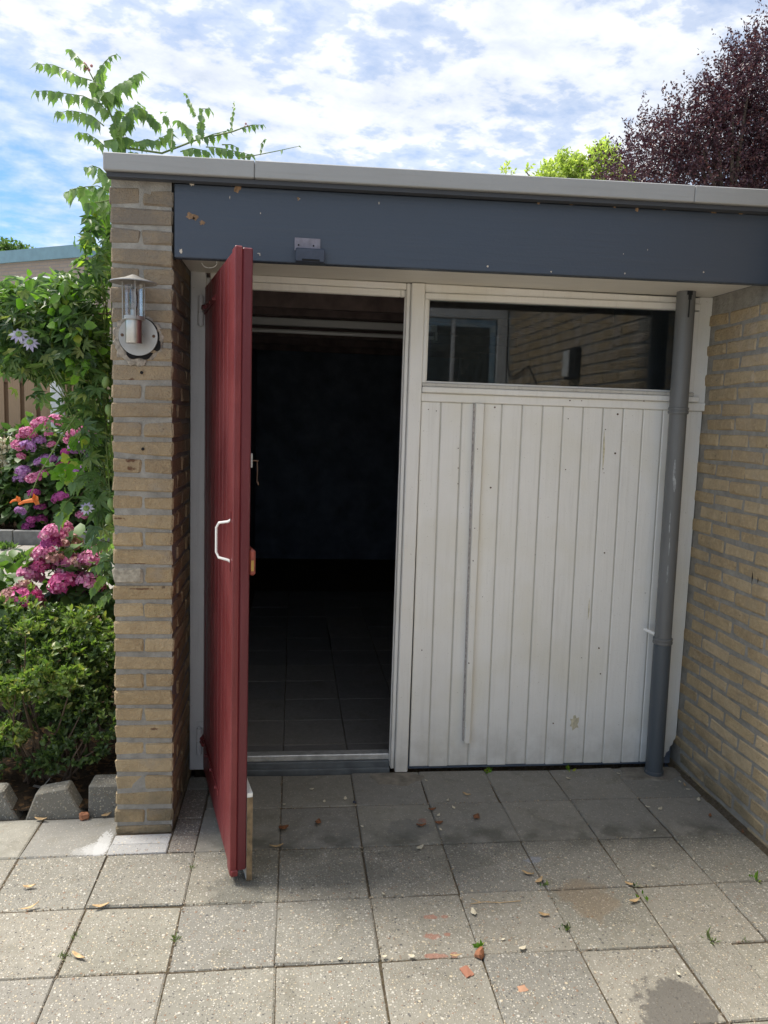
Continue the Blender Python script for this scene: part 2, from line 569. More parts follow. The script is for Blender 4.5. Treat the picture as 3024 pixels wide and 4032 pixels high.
STAINS = [
    (1.338, -.665, .10, .11, (.24, .17, .10), .42, 14),
    (.792, -.719, .026, .012, (.36, .12, .07), .5, 60), (.835, -.719, .012, .010, (.36, .12, .07), .5, 70),
    (.78, -.811, .026, .014, (.36, .12, .07), .5, 70), (.825, -.805, .012, .010, (.36, .12, .07), .5, 70),
    (.775, -.897, .040, .012, (.38, .13, .08), .5, 60), (.83, -.897, .012, .014, (.38, .13, .08), .5, 70),
    (1.22, -.43, .035, .02, (.26, .28, .33), .6, 40), (.86, -.13, .02, .02, (.34, .12, .08), .5, 60),
    (.17, -.55, .10, .10, (.08, .08, .07), .45, 16), (.55, -.47, .16, .09, (.10, .096, .078), .3, 22),
    (.95, -.42, .13, .07, (.095, .095, .075), .3, 22), (.80, -.19, .09, .08, (.12, .122, .12), .35, 18),
]
LIME = [(-.338, -.235, .028, .10, (.50, .50, .49), .7, 90), (-.355, -.262, .050, .045, (.50, .50, .49), .55, 120), (-.39, -.275, .05, .03, (.46, .46, .45), .35, 150)]
M['tile'] = m_tile('tile', 1.0, extra=STAINS)
M['tile_smooth'] = m_tile('tile_smooth', .35, base=((.230, .220, .186), (.325, .311, .268)), extra=STAINS[7:] + LIME)
M['tile_inside'] = m_tile('tile_inside', .10, base=((.17, .165, .155), (.24, .232, .22)), darkline=False)
M['tile_path'] = m_tile('tile_path', .8, base=((.30, .28, .24), (.40, .375, .33)), darkline=False)
M['tile_wet'] = m_tile('tile_wet', 1.0, extra=[(1.405, -1.16, .118, .13, (.105, .098, .088), .82, 22)])
M['klinker'] = m_tile('klinker', 1.0, base=((.16, .135, .11), (.24, .20, .165)), darkline=False)
M['whitewash'] = m_tile('whitewash', .8, base=((.42, .42, .41), (.66, .66, .66)), darkline=False)
M['edging'] = m_tile('edging', .7, base=((.155, .145, .115), (.24, .225, .185)), darkline=False)


def m_soil(name, c1, c2, scale=40, litter=None):
    t = material(name)
    p = position(t)
    c = t.mix(t.mapr(t.noise(p, scale, 6, .7), .35, .7), c1, c2)
    if litter:
        vo = t.add('ShaderNodeTexVoronoi', dict(feature='F1'), Vector=p, Scale=70.0)
        se = t.add('ShaderNodeSeparateColor', Color=vo.outputs['Color'])
        c = t.mix(t.math('GREATER_THAN', se.outputs[0], .8), c, litter)
    t.set(t.bs, 'Base Color', c)
    t.set(t.bs, 'Roughness', 1.0)
    t.set(t.bs, 'Specular IOR Level', .1)
    t.set(t.bs, 'Normal', bump(t, t.noise(p, scale * 2.5, 6, .7), 1.0, .02))
    return t.m


M['soil'] = m_soil('soil', (.018, .013, .009), (.055, .04, .026), 30, (.10, .06, .03))
M['joint'] = m_soil('joint', (.115, .09, .062), (.26, .21, .15), 90, (.16, .13, .08))
M['farground'] = m_soil('farground', (.40, .375, .33), (.50, .465, .41), 6)

M['azalea'] = m_leaf('azalea', (.034, .062, .026), (.095, .150, .050), .36, .28, young=(.19, .26, .07))
M['azalea_new'] = m_leaf('azalea_new', (.11, .18, .05), (.22, .29, .09), .38, .35, young=(.38, .34, .11))
M['vine'] = m_leaf('vine', (.055, .105, .048), (.165, .265, .100), .32, .42, young=(.40, .44, .16))
M['vine_light'] = m_leaf('vine_light', (.10, .22, .03), (.20, .36, .05), .45, .45, young=(.40, .42, .07))
M['trumpet'] = m_leaf('trumpet', (.125, .215, .090), (.220, .330, .120), .42, .42, young=(.20, .31, .06), tcol=(1.5, 1.7, .8))
M['hydra'] = m_leaf('hydra', (.040, .085, .032), (.12, .20, .060), .45, .3)
M['purple'] = m_leaf('purple', (.035, .017, .026), (.078, .036, .050), .30, .18, young=(.16, .075, .065), tcol=(1.5, .85, .9))
M['lime_leaf'] = m_leaf('lime_leaf', (.32, .38, .13), (.50, .54, .20), .5, .45)
M['far_leaf'] = m_leaf('far_leaf', (.07, .13, .04), (.14, .22, .07), .5, .3)
M['rose_leaf'] = m_leaf('rose_leaf', (.04, .08, .03), (.09, .15, .05), .5, .3)
M['grass'] = m_leaf('grass', (.09, .14, .05), (.22, .27, .12), .5, .3)
M['twig'] = plain('twig', (.10, .068, .045), .85, noise=.3, scale=50)
M['green_stem'] = plain('green_stem', (.14, .20, .05), .6, noise=.3, scale=30)
M['scuff'] = plain('scuff', (.30, .31, .31), .7, noise=.4, scale=60)
M['bark'] = plain('bark', (.07, .055, .045), .9, noise=.4, scale=30, bmp=.8)


def petal(name, a, b, c=None):
    return m_leaf(name, a, b, .6, .30, young=c, tcol=(1.3, 1.1, 1.2))


M['pink'] = petal('pink', (.48, .12, .27), (.72, .28, .46), (.80, .56, .60))
M['hotpink'] = petal('hotpink', (.50, .05, .22), (.72, .16, .38), (.78, .34, .50))
M['dusty'] = petal('dusty', (.38, .20, .16), (.55, .30, .30), (.50, .38, .22))
M['violet'] = petal('violet', (.33, .15, .40), (.52, .28, .54), (.64, .45, .68))
M['magenta'] = petal('magenta', (.36, .05, .25), (.50, .11, .34))
M['lilac'] = petal('lilac', (.46, .40, .62), (.66, .64, .74))
M['cream'] = petal('cream', (.75, .70, .45), (.85, .82, .68))
M['orange'] = petal('orange', (.80, .20, .03), (.85, .33, .10))
M['green_fruit'] = plain('green_fruit', (.18, .28, .08), .5, noise=.2)
M['fence'] = m_paint('fence', (.34, .24, .155), rough=.8, dirt=.6, dirtcol=(.20, .14, .095), grain=.6, spec=.2)
M['fence_dark'] = m_paint('fence_dark', (.20, .13, .08), rough=.85, dirt=.5, dirtcol=(.12, .08, .05), grain=.6, spec=.2)
M['kerb'] = plain('kerb', (.20, .20, .19), .9, noise=.3, scale=10, bmp=.6)
M['blue_trim'] = plain('blue_trim', (.15, .26, .31), .55, noise=.1)
M['lampgrey'] = plain('lampgrey', (.30, .34, .35), .5)
M['dryleaf'] = plain('dryleaf', (.21, .085, .035), .7, noise=.5, scale=60)
M['drytan'] = plain('drytan', (.45, .31, .16), .75, noise=.35, scale=60)
M['petal_dry'] = plain('petal_dry', (.62, .56, .42), .7, noise=.25, scale=60)
M['chipstone'] = plain('chipstone', (.33, .14, .07), .85, noise=.3, scale=40)
M['white_stone'] = plain('white_stone', (.72, .70, .64), .8, noise=.2, scale=20)


def m_farbrick(name):
    t = material(name)
    p = position(t)
    tcn = t.add('ShaderNodeTexCoord')
    b = t.add('ShaderNodeTexBrick', Vector=tcn.outputs['UV'], Color1=(.36, .29, .23), Color2=(.30, .24, .19), Mortar=(.26, .24, .22),
              Scale=1.0, Mortar_Size=.008, Brick_Width=.22, Row_Height=.066)
    c = t.mix(t.mapr(t.noise(p, 2, 4), .3, .7, 0, .3), b.outputs[0], (.25, .21, .17))
    t.set(t.bs, 'Base Color', c)
    t.set(t.bs, 'Roughness', .9)
    t.set(t.bs, 'Normal', bump(t, t.math('SUBTRACT', 1.0, b.outputs['Fac']), .6, .008))
    return t.m


M['farbrick'] = m_farbrick('farbrick')


# ---------------------------------------------------------------- piece meshes
def rough_box(name, sx, sy, sz, mat, bev=.0045, jit=.0020, seed=0, mass=0.0):
    r = random.Random(seed)
    bm = bmesh.new()
    bmesh.ops.create_cube(bm, size=1.0)
    for v in bm.verts:
        v.co = Vector((v.co.x * sx, v.co.y * sy, v.co.z * sz))
        v.co += Vector([r.uniform(-jit, jit) * 1.3 for _ in range(3)])
    bmesh.ops.bevel(bm, geom=bm.edges[:], offset=bev, segments=1, affect='EDGES')
    for v in bm.verts:
        v.co += Vector([r.uniform(-jit, jit) for _ in range(3)])
    me = bpy.data.meshes.new(name)
    bm.to_mesh(me)
    bm.free()
    me.materials.append(mat)
    return me


def meshes(name, n, sx, sy, sz, mat, **k):
    return [rough_box(name, sx + rng.uniform(-.003, .003), sy + rng.uniform(-.003, .003), sz + rng.uniform(-.003, .002), mat, seed=rng.random(), **k) for _ in range(n)]


# ================================================================ GROUND
ground = MB().put([(-300, -300, -.055), (300, -300, -.055), (300, 300, -.055), (-300, 300, -.055)], [(0, 1, 2, 3)]).build('ground', M['farground'])
tag(ground, 'pale paved ground reaching away round the garage', kind='structure')

T = .303
patio = MB().box(-3.2, 2.128, -1.9, -.034, -.05, -.006).box(-.10, 2.128, -.034, .288, -.05, -.0065).build('pavement', M['joint'])
tag(patio, 'sandy joint bed under the concrete paving tiles', kind='structure')
tile_me = {k: meshes('concrete_tile', 6, .3000, .3000, .045, M[k], bev=.004, jit=.0016) for k in ('tile', 'tile_smooth')}
wet_me = rough_box('concrete_tile', .296, .296, .045, M['tile_wet'], .004, .001, 3)


def lay(me, x, y, sx=1.0, sy=1.0, dz=0.0, lab=None, par=None, tilt=.004, name='concrete_tile'):
    return link(name, me, par or patio, (x, y, -.0225 + dz + rng.uniform(-.002, .002)),
                (rng.uniform(-tilt, tilt), rng.uniform(-tilt, tilt), rng.choice((0, math.pi)) + rng.uniform(-.004, .004)), (sx, sy, 1), label=lab)


for j in range(0, 7):            # row j lies between y = -T*j + T and -T*j
    y = -T * j + T / 2
    for i in range(-10, 7):
        x = T * i + T / 2
        if j == 0 and i < 0:
            continue
        if j == 1 and i == -1:
            continue
        smooth = j <= 1
        if j == 4 and i >= 4:
            continue
        me = rng.choice(tile_me['tile_smooth' if smooth else 'tile'])
        if j == 0:
            lay(me, x, .145, 1, .94, -.001)
        elif j == 1 and i < -1:
            lay(me, x, -.170, 1, .89)
        elif j == 4 and i == -3:
            continue
        else:
            lay(me, x + rng.uniform(-.001, .001), y, sx=1 if i < 6 else 1.0, dz=0)
# last row: offset tiles on the right, one of them stained
y4 = -T * 4 + T / 2
lay(wet_me, T * 4 + T / 2, y4, lab='concrete paving tile with a dark damp patch')
for x0, x1 in ((5, 5.6), (5.6, 6.6), (6.6, 7.0)):
    lay(rng.choice(tile_me['tile']), T * (x0 + x1) / 2, y4, sx=(x1 - x0), dz=.001)
# cracked tile, bottom left
cx0, cy0 = -3 * T, -4 * T
for poly in ([(.004, .30), (.15, .30), (.165, .235), (.175, .17), (.10, .135), (.004, .12)],
             [(.157, .30), (.299, .30), (.299, .185), (.23, .18), (.182, .168), (.172, .235)],
             [(.004, .112), (.10, .128), (.18, .162), (.299, .178), (.299, .004), (.004, .004)]):
    b = MB()
    n = len(poly)
    b.put([(cx0 + a, cy0 + c, -.045) for a, c in poly] + [(cx0 + a, cy0 + c, 0) for a, c in poly],
          [tuple(range(n))[::-1], tuple(range(n, 2 * n))] + [(i, (i + 1) % n, n + (i + 1) % n, n + i) for i in range(n)])
    b.build('broken_tile', M['tile'], patio, bevel=.002, label='fragment of a cracked paving tile')
# whitewashed strips in front of the brick pier, brown pavers beside it
for k, (yc, sy) in enumerate(((-.203, .066), (-.269, .062))):
    lay(rough_box('painted_paver', .205, sy, .045, M['whitewash'], .003, .001, k), -.205, yc, name='painted_paver', lab='whitewashed narrow paver at the foot of the brick pier')
for yc, sy in ((-.243, .108), (-.128, .116), (.056, .232)):
    lay(rough_box('brown_paver', .093, sy, .045, M['klinker'], .003, .001, yc), -.050, yc, name='brown_paver', lab='narrow brown paver between pier and door')
lay(rough_box('brown_paver', .093, .11, .045, M['tile_smooth'], .003, .001, 5), -.050, .232, name='brown_paver')
# cement smear by the downpipe and under the middle post
b = MB()
for cxx, cyy, rr in ((1.98, .235, .14), (.80, .225, .11)):
    n = 22
    ring = [(cxx + rr * 1.15 * math.cos(a) * (1 + .18 * math.sin(3 * a + cxx)), min(.286, cyy + rr * .62 * math.sin(a) * (1 + .15 * math.cos(5 * a)))) for a in [2 * math.pi * k / n for k in range(n)]]
    b.put([(cxx, cyy, .005)] + [(x, y, -.004) for x, y in ring] + [(cxx + (x - cxx) * .9, cyy + (y - cyy) * .9, .003) for x, y in ring],
          [(0, 1 + n + (k + 1) % n, 1 + n + k)[::-1] for k in range(n)] + [(1 + k, 1 + (k + 1) % n, 1 + n + (k + 1) % n, 1 + n + k) for k in range(n)])
b.build('cement_smear', plain('cement_smear', (.21, .19, .155), .95, noise=.4, scale=18, bmp=.8, bscale=60), patio)
# grit and crumbs in the joints
gv = []
b = MB()
for k in range(1500):
    if rng.random() < .5:
        i = rng.randint(-6, 7)
        x, y = T * i + rng.gauss(0, .004), rng.uniform(-1.4, .28)
    else:
        j = rng.randint(0, 4)
        x, y = rng.uniform(-1.4, 2.1), -T * j + rng.gauss(0, .004)
    if -.32 < x < -.09 and y > -.3 or x < -.3 and y > -.04:
        continue
    s = rng.uniform(.0015, .0045)
    z = -.003 + rng.uniform(0, .004)
    b.put([(x - s, y, z), (x, y - s, z), (x + s, y, z), (x, y + s, z), (x, y, z + s), (x, y, z - s)],
          [(0, 1, 4), (1, 2, 4), (2, 3, 4), (3, 0, 4), (1, 0, 5), (2, 1, 5), (3, 2, 5), (0, 3, 5)])
tag(b.build('grit', plain('grit', (.28, .23, .165), .9, noise=.7, scale=90)), 'sandy crumbs and small gravel in the joints between the tiles', 'gravel', kind='stuff')

# ================================================================ GARAGE
garage = thing('garage', 'flat roofed brick garage with navy fascia, white plank front and open red door', 'garage', (.9, .29, 0))
GL = Vector(garage.location)
X0, X1, XR = -.31, -.10, 2.13
YF, YB = .29, 5.6
zt = lambda x: 2.424 + .0135 * x      # top of the roof edge
zu = lambda x: 2.367 + .0125 * x
zb = lambda x: 2.1045 + .0095 * x     # underside of the fascia board
MB().box(X0 + .0045, X1 - .0045, -.1450, YB, -.03, 2.375).build('wall_core', M['mortar'], garage)
MBW = MB().box(X0, XR + .2, YB - .01, YB + .2, -.06, 2.37)
MBW.build('back_wall', M['inner'], garage)
MB().box(XR + .002, XR + .2, YF + .11, YB, -.06, 2.37).build('right_wall', M['inner'], garage)
MB().box(X1 - .004, X1 + .012, YF + .12, YB, 0, 2.3).build('inner_wall', M['inner'], garage)
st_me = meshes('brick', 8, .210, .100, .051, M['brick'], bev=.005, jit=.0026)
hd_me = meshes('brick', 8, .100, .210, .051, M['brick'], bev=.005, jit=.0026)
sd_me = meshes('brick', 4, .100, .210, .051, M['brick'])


def brick(me, x, y, z, par=garage, lab=None, off=None):
    o = link('brick', me, par, Vector((x, y, z)) - (off or GL), (rng.uniform(-.006, .006), rng.uniform(-.012, .012), rng.choice((0, math.pi)) + rng.uniform(-.006, .006)), label=lab)
    return o


bulk = MB()
smear_me = rough_box('brick', .106, .210, .054, plain('mortar_smear', (.37, .325, .25), .95, noise=.35, scale=60, bmp=.9, bscale=120), .007, .003, 77)
for k in range(-1, 18):
    z = .152 + .1317 * k - .0255
    if z < 2.33:
        brick(rng.choice(st_me), (X0 + X1) / 2, -.10 + rng.uniform(-.002, .002), z)
        for m in range(2):
            brick(rng.choice(sd_me), X1 - .05, .066 + .222 * m, z)
        for m in range(25):
            yy = -.04 + .222 * m
            bulk.box(X0, X0 + .05, yy, yy + .21, z - .025, z + .025)
    z2 = z + .0658
    if z2 < 2.33:
        dark = 'brick face smeared over with grey mortar' if abs(z2 - .98) < .04 else None
        brick(smear_me if dark else rng.choice(hd_me), X0 + .05, -.045 + rng.uniform(-.002, .002), z2, lab=dark)
        brick(rng.choice(hd_me), X1 - .05, -.045 + rng.uniform(-.002, .002), z2)
        brick(rng.choice(sd_me), X1 - .05, .177, z2)
        for m in range(25):
            yy = -.15 + .222 * m
            bulk.box(X0, X0 + .05, yy + .222, yy + .432, z2 - .025, z2 + .025)
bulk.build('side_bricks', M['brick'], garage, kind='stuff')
# drilled holes and a mortar patch on the pier
b = MB()
for (u, v) in ((558, 1467), (563, 1768)):
    p = at(u, v, 1, -.1535)
    b.lathe([(0, 0), (.0055, 0), (.0055, .004), (0, .004)], p, 10, Matrix.Rotation(RAD(90), 3, 'X'))
b.build('drill_hole', M['dark'], garage)


# roof, edge trim, fascia
def slab(x0, x1, y0, y1, f0, f1, b, e0=0, e1=0):
    b.hexa([(x0, y0, f0(x0) + e0), (x1, y0, f0(x1) + e0), (x1, y1, f0(x1) + e0), (x0, y1, f0(x0) + e0)],
           [(x0, y0, f1(x0) + e1), (x1, y0, f1(x1) + e1), (x1, y1, f1(x1) + e1), (x0, y1, f1(x0) + e1)])
    return b


for x0, x1 in ((-.3165, .1785), (.1800, 1.7530), (1.7545, 4.2)):
    slab(x0, x1, -.213, -.158, zu, zt, MB()).build('roof_edge', M['trim'], garage, bevel=.003)
slab(-.3165, -.255, -.155, YB + .2, zu, zt, MB()).build('roof_edge', M['trim'], garage, bevel=.003)
slab(-.252, 4.2, -.155, YB + .2, lambda x: 2.376, zt, MB(), e1=-.012).build('roof', M['roofing'], garage)
slab(-.309, 4.2, -.196, -.160, zu, zu, MB(), e0=-.016, e1=-.002).build('drip_strip', M['trim_dark'], garage)
slab(-.0935, 4.2, -.158, -.120, zb, zu, MB(), e1=-.017).build('fascia_board', M['navy'], garage, bevel=.003)
slab(-.0935, 4.2, -.119, -.06, zb, zu, MB(), e0=.02, e1=-.02).build('fascia_backing', M['trim_dark'], garage)
MB().box(-.0975, -.0945, -.150, -.125, 2.10, 2.35).build('gap_strip', M['dark'], garage)
slab(X1 + .001, XR - .001, -.1195, YF + .02, lambda x: 2.138 + .004 * x, lambda x: 2.15 + .004 * x, MB()).build('soffit', M['soffit'], garage)
MB().tube([at(795 + 30 * (1 - math.cos(a)), 1030, 1, -.06) + Vector((0, 0, -.018 * math.sin(a) - .004 + .02 * (a > 3.0))) for a in [math.pi * k / 10 for k in range(11)]], .0012, 6).build('hook', M['white'], garage)
# flaked paint on the fascia
r2 = random.Random(5)


def blob(b, u, v, ru, rv, yy, thick=.0012, n=13):
    c = at(u, v, 1, yy)
    k = 3.0 / F_PX
    pts = []
    for i in range(n):
        a = 2 * math.pi * i / n
        q = r2.uniform(.55, 1.25)
        pts.append(Vector((c.x + ru * k * q * math.cos(a), yy, c.z + rv * k * q * math.sin(a))))
    b.put([p for p in pts] + [p + Vector((0, -thick, 0)) for p in pts], [tuple(range(n)), tuple(range(2 * n - 1, n - 1, -1))] + [(i, n + i, n + (i + 1) % n, (i + 1) % n) for i in range(n)])


for mat, lst in (('rust_chip', ((935, 740, 16, 18), (920, 724, 24, 10), (752, 851, 18, 14), (768, 856, 12, 14), (796, 877, 12, 10), (750, 712, 26, 6), (1030, 733, 20, 4), (1175, 782, 6, 8),
                                (2507, 825, 8, 9), (2615, 823, 7, 6), (2811, 836, 12, 7), (2916, 841, 9, 5), (2120, 800, 7, 5), (2250, 805, 7, 4), (2420, 815, 6, 4), (1810, 770, 10, 4))),
                 ('pale_chip', ((757, 724, 14, 12), (712, 988, 9, 11), (1020, 998, 7, 3), (1023, 1003, 3, 6), (1920, 1049, 5, 6), (2170, 1070, 4, 5), (2460, 1077, 4, 5), (1180, 783, 3, 4), (1492, 800, 3, 7), (905, 778, 2, 8), (1026, 840, 2, 5), (2770, 1072, 4, 5), (2550, 984, 2, 4), (2455, 1000, 2, 3)))):
    b = MB()
    for (u, v, ru, rv) in lst:
        blob(b, u, v, ru * (.7 if mat == 'pale_chip' else .85), rv * (.7 if mat == 'pale_chip' else .85), -.1585, .0008)
    b.build('paint_chip', M[mat], garage)

# white front ---------------------------------------------------
zc = lambda x: 2.137 + .004 * x
b = MB().box(X1 + .002, -.036, YF, YF + .09, .03, 2.139)
b.build('left_jamb', M['jamb'], garage, bevel=.003)
MB().box(-.036, -.022, YF + .022, YF + .09, .03, 2.12).build('jamb_rebate', M['jamb'], garage)
MB().box(-.020, .782, YF + .004, YF + .09, 2.112, 2.138).box(-.020, .760, YF + .016, YF + .045, 2.083, 2.111).box(.761, .778, YF + .016, YF + .045, 2.083, 2.111).build('door_head', M['white'], garage, bevel=.003)
MB().box(.779, .7835, YF + .024, YF + .040, .02, 2.111).build('door_rebate', M['white'], garage, bevel=.001)
MB().box(.784, .8005, YF + .003, YF + .040, .015, 2.138).build('post_side', M['white'], garage, bevel=.003)
MB().box(.802, .860, YF - .012, YF + .040, .004, 2.139).build('post', M['white'], garage, bevel=.004)
MB().box(2.076, XR + .018, YF + .006, YF + .08, 1.664, 2.146).build('right_jamb', M['white'], garage, bevel=.003)
# lower right jamb with its rotten bottom corner
MB().prism([(2.000, 1.652), (2.132, 1.652), (2.132, .135), (2.121, .118), (2.117, .098), (2.106, .092), (2.103, .070), (2.090, .062), (2.084, .040), (2.068, .036), (2.05, .024), (2.000, .02)], .05,
           Matrix.Translation((0, YF + .012, 0))).build('right_jamb', M['white'], garage, bevel=.002)
# transom window
win = thing('transom_window', None, None)
win.parent = garage
win.location = (.5, 0, 1.9)
zf = lambda x: .0105 * (x - .86)
bw = MB()
slab(.861, 2.075, YF + .002, YF + .07, lambda x: 2.102 + zf(x), lambda x: 2.140, bw)
bw.build('window_head', M['white'], win, bevel=.003)
slab(.8612, 2.0752, YF - .010, YF + .05, lambda x: 2.076 + zf(x) * .8, lambda x: 2.101 + zf(x), MB()).build('window_head', M['white'], win, bevel=.003)
MB().box(.861, .875, YF - .010, YF + .05, 1.732, 2.075).build('window_stile', M['white'], win, bevel=.002)
MB().box(2.052, 2.074, YF - .004, YF + .05, 1.732, 2.080).build('window_stile', M['white'], win, bevel=.002)
MB().box(.8755, 2.0515, YF + .004, YF + .05, 1.7325, 1.7395).box(.8755, .882, YF + .004, YF + .05, 1.740, 2.0745).build('putty', M['white'], win, bevel=.001)
MB().box(.861, 2.075, YF - .012, YF + .05, 1.7155, 1.7315).build('drip_ledge', M['gap_white'], win, bevel=.003)
MB().box(.861, 2.098, YF - .020, YF + .05, 1.690, 1.7145).build('sill', M['white'], win, bevel=.004)
MB().box(.8745, 2.0525, YF + .022, YF + .026, 1.735, 2.085).build('pane', M['glass'], win)
MB().box(.861, XR + .016, YF - .002, YF + .06, 1.653, 1.689).build('rail', M['white'], garage, bevel=.003)
# tongue and groove boards
gx = [.861, .949, 1.040, 1.135, 1.217, 1.307, 1.398, 1.490, 1.581, 1.672, 1.764, 1.856, 1.946, 2.000]
gb = [.868, .957, 1.047, 1.139, 1.228, 1.319, 1.409, 1.502, 1.593, 1.685, 1.777, 1.869, 1.958, 2.010]
for k in range(13):
    a0, a1, b0, b1 = gx[k] + .003, gx[k + 1] - .003, gb[k] + .003, gb[k + 1] - .003
    zl = .020 + rng.uniform(-.003, .003)
    yb = YF + .008 + rng.uniform(-.0012, .0012)
    MB().hexa([(b0, yb, zl), (b1, yb, zl), (b1, yb + .018, zl), (b0, yb + .018, zl)], [(a0, yb, 1.6525), (a1, yb, 1.6525), (a1, yb + .018, 1.6525), (a0, yb + .018, 1.6525)]
              ).build('board', M['white'], garage, bevel=.0025, label='narrow board half behind the pipe' if k == 12 else None)
# tongues between the boards
b = MB()
for k in range(1, 13):
    b.hexa([(gb[k] - .005, YF + .0125, .022), (gb[k] + .005, YF + .0125, .022), (gb[k] + .005, YF + .024, .022), (gb[k] - .005, YF + .024, .022)],
           [(gx[k] - .005, YF + .0125, 1.652), (gx[k] + .005, YF + .0125, 1.652), (gx[k] + .005, YF + .024, 1.652), (gx[k] - .005, YF + .024, 1.652)])
    b.tube([(gb[k] - .001, YF + .0125, .024), ((gx[k] + gb[k]) / 2, YF + .0125, .8), (gx[k] - .001, YF + .0125, 1.651)], .0022, 5)
b.build('tongue', M['gap_white'], garage)
MB().box(.87, 2.12, YF + .034, YF + .06, .0, 1.66).build('backing', M['inner'], garage)
MB().hexa([(1.112, YF - .024, .138), (1.137, YF - .024, .138), (1.137, YF + .0075, .138), (1.112, YF + .0075, .138)],
          [(1.094, YF - .024, 1.652), (1.130, YF - .024, 1.652), (1.130, YF + .0075, 1.652), (1.094, YF + .0075, 1.652)]).build('batten', M['white'], garage, bevel=.002)
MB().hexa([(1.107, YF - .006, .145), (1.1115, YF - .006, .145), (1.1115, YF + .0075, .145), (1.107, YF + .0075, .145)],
          [(1.0885, YF - .006, 1.65), (1.0935, YF - .006, 1.65), (1.0935, YF + .0075, 1.65), (1.0885, YF + .0075, 1.65)]).build('batten_shade', plain('batten_shade', (.47, .43, .40), .9, noise=.4, scale=80), garage)  # thin darker strip, paints in the shaded left side of the batten
# nail holes, screw heads, old spots on boards
b = MB()
for (u, v, r_) in ((1687, 1612, .003), (1718, 1618, .003), (2244, 1577, .0045), (2290, 1578, .003), (2535, 1579, .0035), (2432, 1631, .006), (2422, 1785, .006), (2237, 1649, .003), (2227, 1849, .003), (1804, 1765, .003),
                   (1804, 1843, .003), (1803, 1905, .003), (1880, 1768, .003), (1932, 1920, .0055), (1948, 1604, .005), (1869, 2080, .003), (1863, 2208, .0035), (1661, 2560, .0035), (1846, 2611, .004), (2380, 2177, .0045),
                   (2358, 2552, .005), (2364, 2653, .004), (2290, 2590, .002), (2384, 1691, .003), (2374, 1846, .003), (2378, 1862, .002), (2178, 2848, .004), (1900, 2350, .002), (2540, 2335, .002)):
    p = at(u, v, 1, YF + .0075 if not (1840 < u < 1885) else YF - .0245)
    if 1570 < v < 1585:
        p = at(u, v, 1, YF - .0025)
    b.lathe([(0, 0), (r_ * .7, 0), (r_ * .7, .003), (0, .003)], p + Vector((0, .001, 0)), 7, Matrix.Rotation(RAD(90), 3, 'X'))
b.build('nail_hole', M['screw'], garage)
b = MB()
blob(b, 2262, 2845, 26, 34, YF + .0072, .0008, 17)
blob(b, 2377, 1770, 5, 80, YF + .0072, .0008, 9)
blob(b, 2318, 2400, 3, 55, YF + .0072, .0008, 9)
b.build('glue_mark', plain('glue_mark', (.62, .57, .42), .8, noise=.25, scale=80), garage)
# threshold
MB().box(-.02, .782, YF + .035, YF + .085, .045, .072).build('threshold', M['alu'], garage, bevel=.003)
MB().box(-.02, .782, YF + .022, YF + .09, -.02, .0445).box(-.02, .782, YF + .008, YF + .0215, -.02, .018).build('threshold_base', M['sill_grey'], garage, bevel=.003)

# inside of the garage
fl = MB().box(-.09, 2.128, YF + .091, YB, -.05, -.008).build('garage_floor', M['joint'])
tag(fl, 'dark floor inside the garage', kind='structure')
in_me = [rough_box('floor_tile', .299, .299, .04, M['tile_inside'], .003, .001, k) for k in range(3)]
for i in range(0, 7):
    for j in range(0, 12):
        if j == 0:
            lay(in_me[0], T * i + T / 2, .495, 1, .72, par=fl, name='floor_tile')
        else:
            lay(rng.choice(in_me), T * i + T / 2, .606 + T * j - T / 2, par=fl, name='floor_tile')
MB().box(X1 + .01, XR, YF + .03, YB, 2.34, 2.36).build('ceiling', M['ceiling'], garage)
for k, y in enumerate((.75, 1.35, 2.0, 2.65, 3.3, 3.95, 4.6)):
    MB().box(X1 + .012, XR, y, y + .06, 2.20 if k != 1 else 2.16, 2.339).build('joist', M['joist'], garage, bevel=.003)
MB().box(X1 + .012, XR, 2.45, 2.47, 2.205, 2.245).build('noggin', M['joist'], garage)
fx = thing('strip_light', 'long unlit fluorescent strip light under the joists inside the garage', 'ceiling light', (.64, 2.15, 2.2))
MB().box(-.02, 1.245, 2.10, 2.16, 2.150, 2.196).build('housing', M['tube'], fx, bevel=.004)
MB().tube([(-.0, 2.10, 2.112), (1.225, 2.10, 2.112)], .013, 12).build('tube', M['tube'], fx, smooth=True)
MB().box(-.02, -.004, 2.085, 2.16, 2.095, 2.149).build('lamp_holder', M['tube'], fx)
MB().box(1.229, 1.245, 2.085, 2.16, 2.095, 2.149).build('lamp_holder', M['tube'], fx)

# ---------------------------------------------------------------- red door
dv = Vector((.180, -.786, 0)).normalized()
# the door's local x runs from hinge to free edge, local y points to the outer (left) face... outer face at y = 0, inner at +thickness
door = thing('door', None, None)
door.parent = garage
DH = Vector((-.037, .276, 0))
door.location = DH - GL
door.rotation_euler = (0, 0, math.atan2(dv.y, dv.x))
DW, DT = .808, .052
edges = [0, .066, .165, .250, .371, .462, .554, .648, .742]
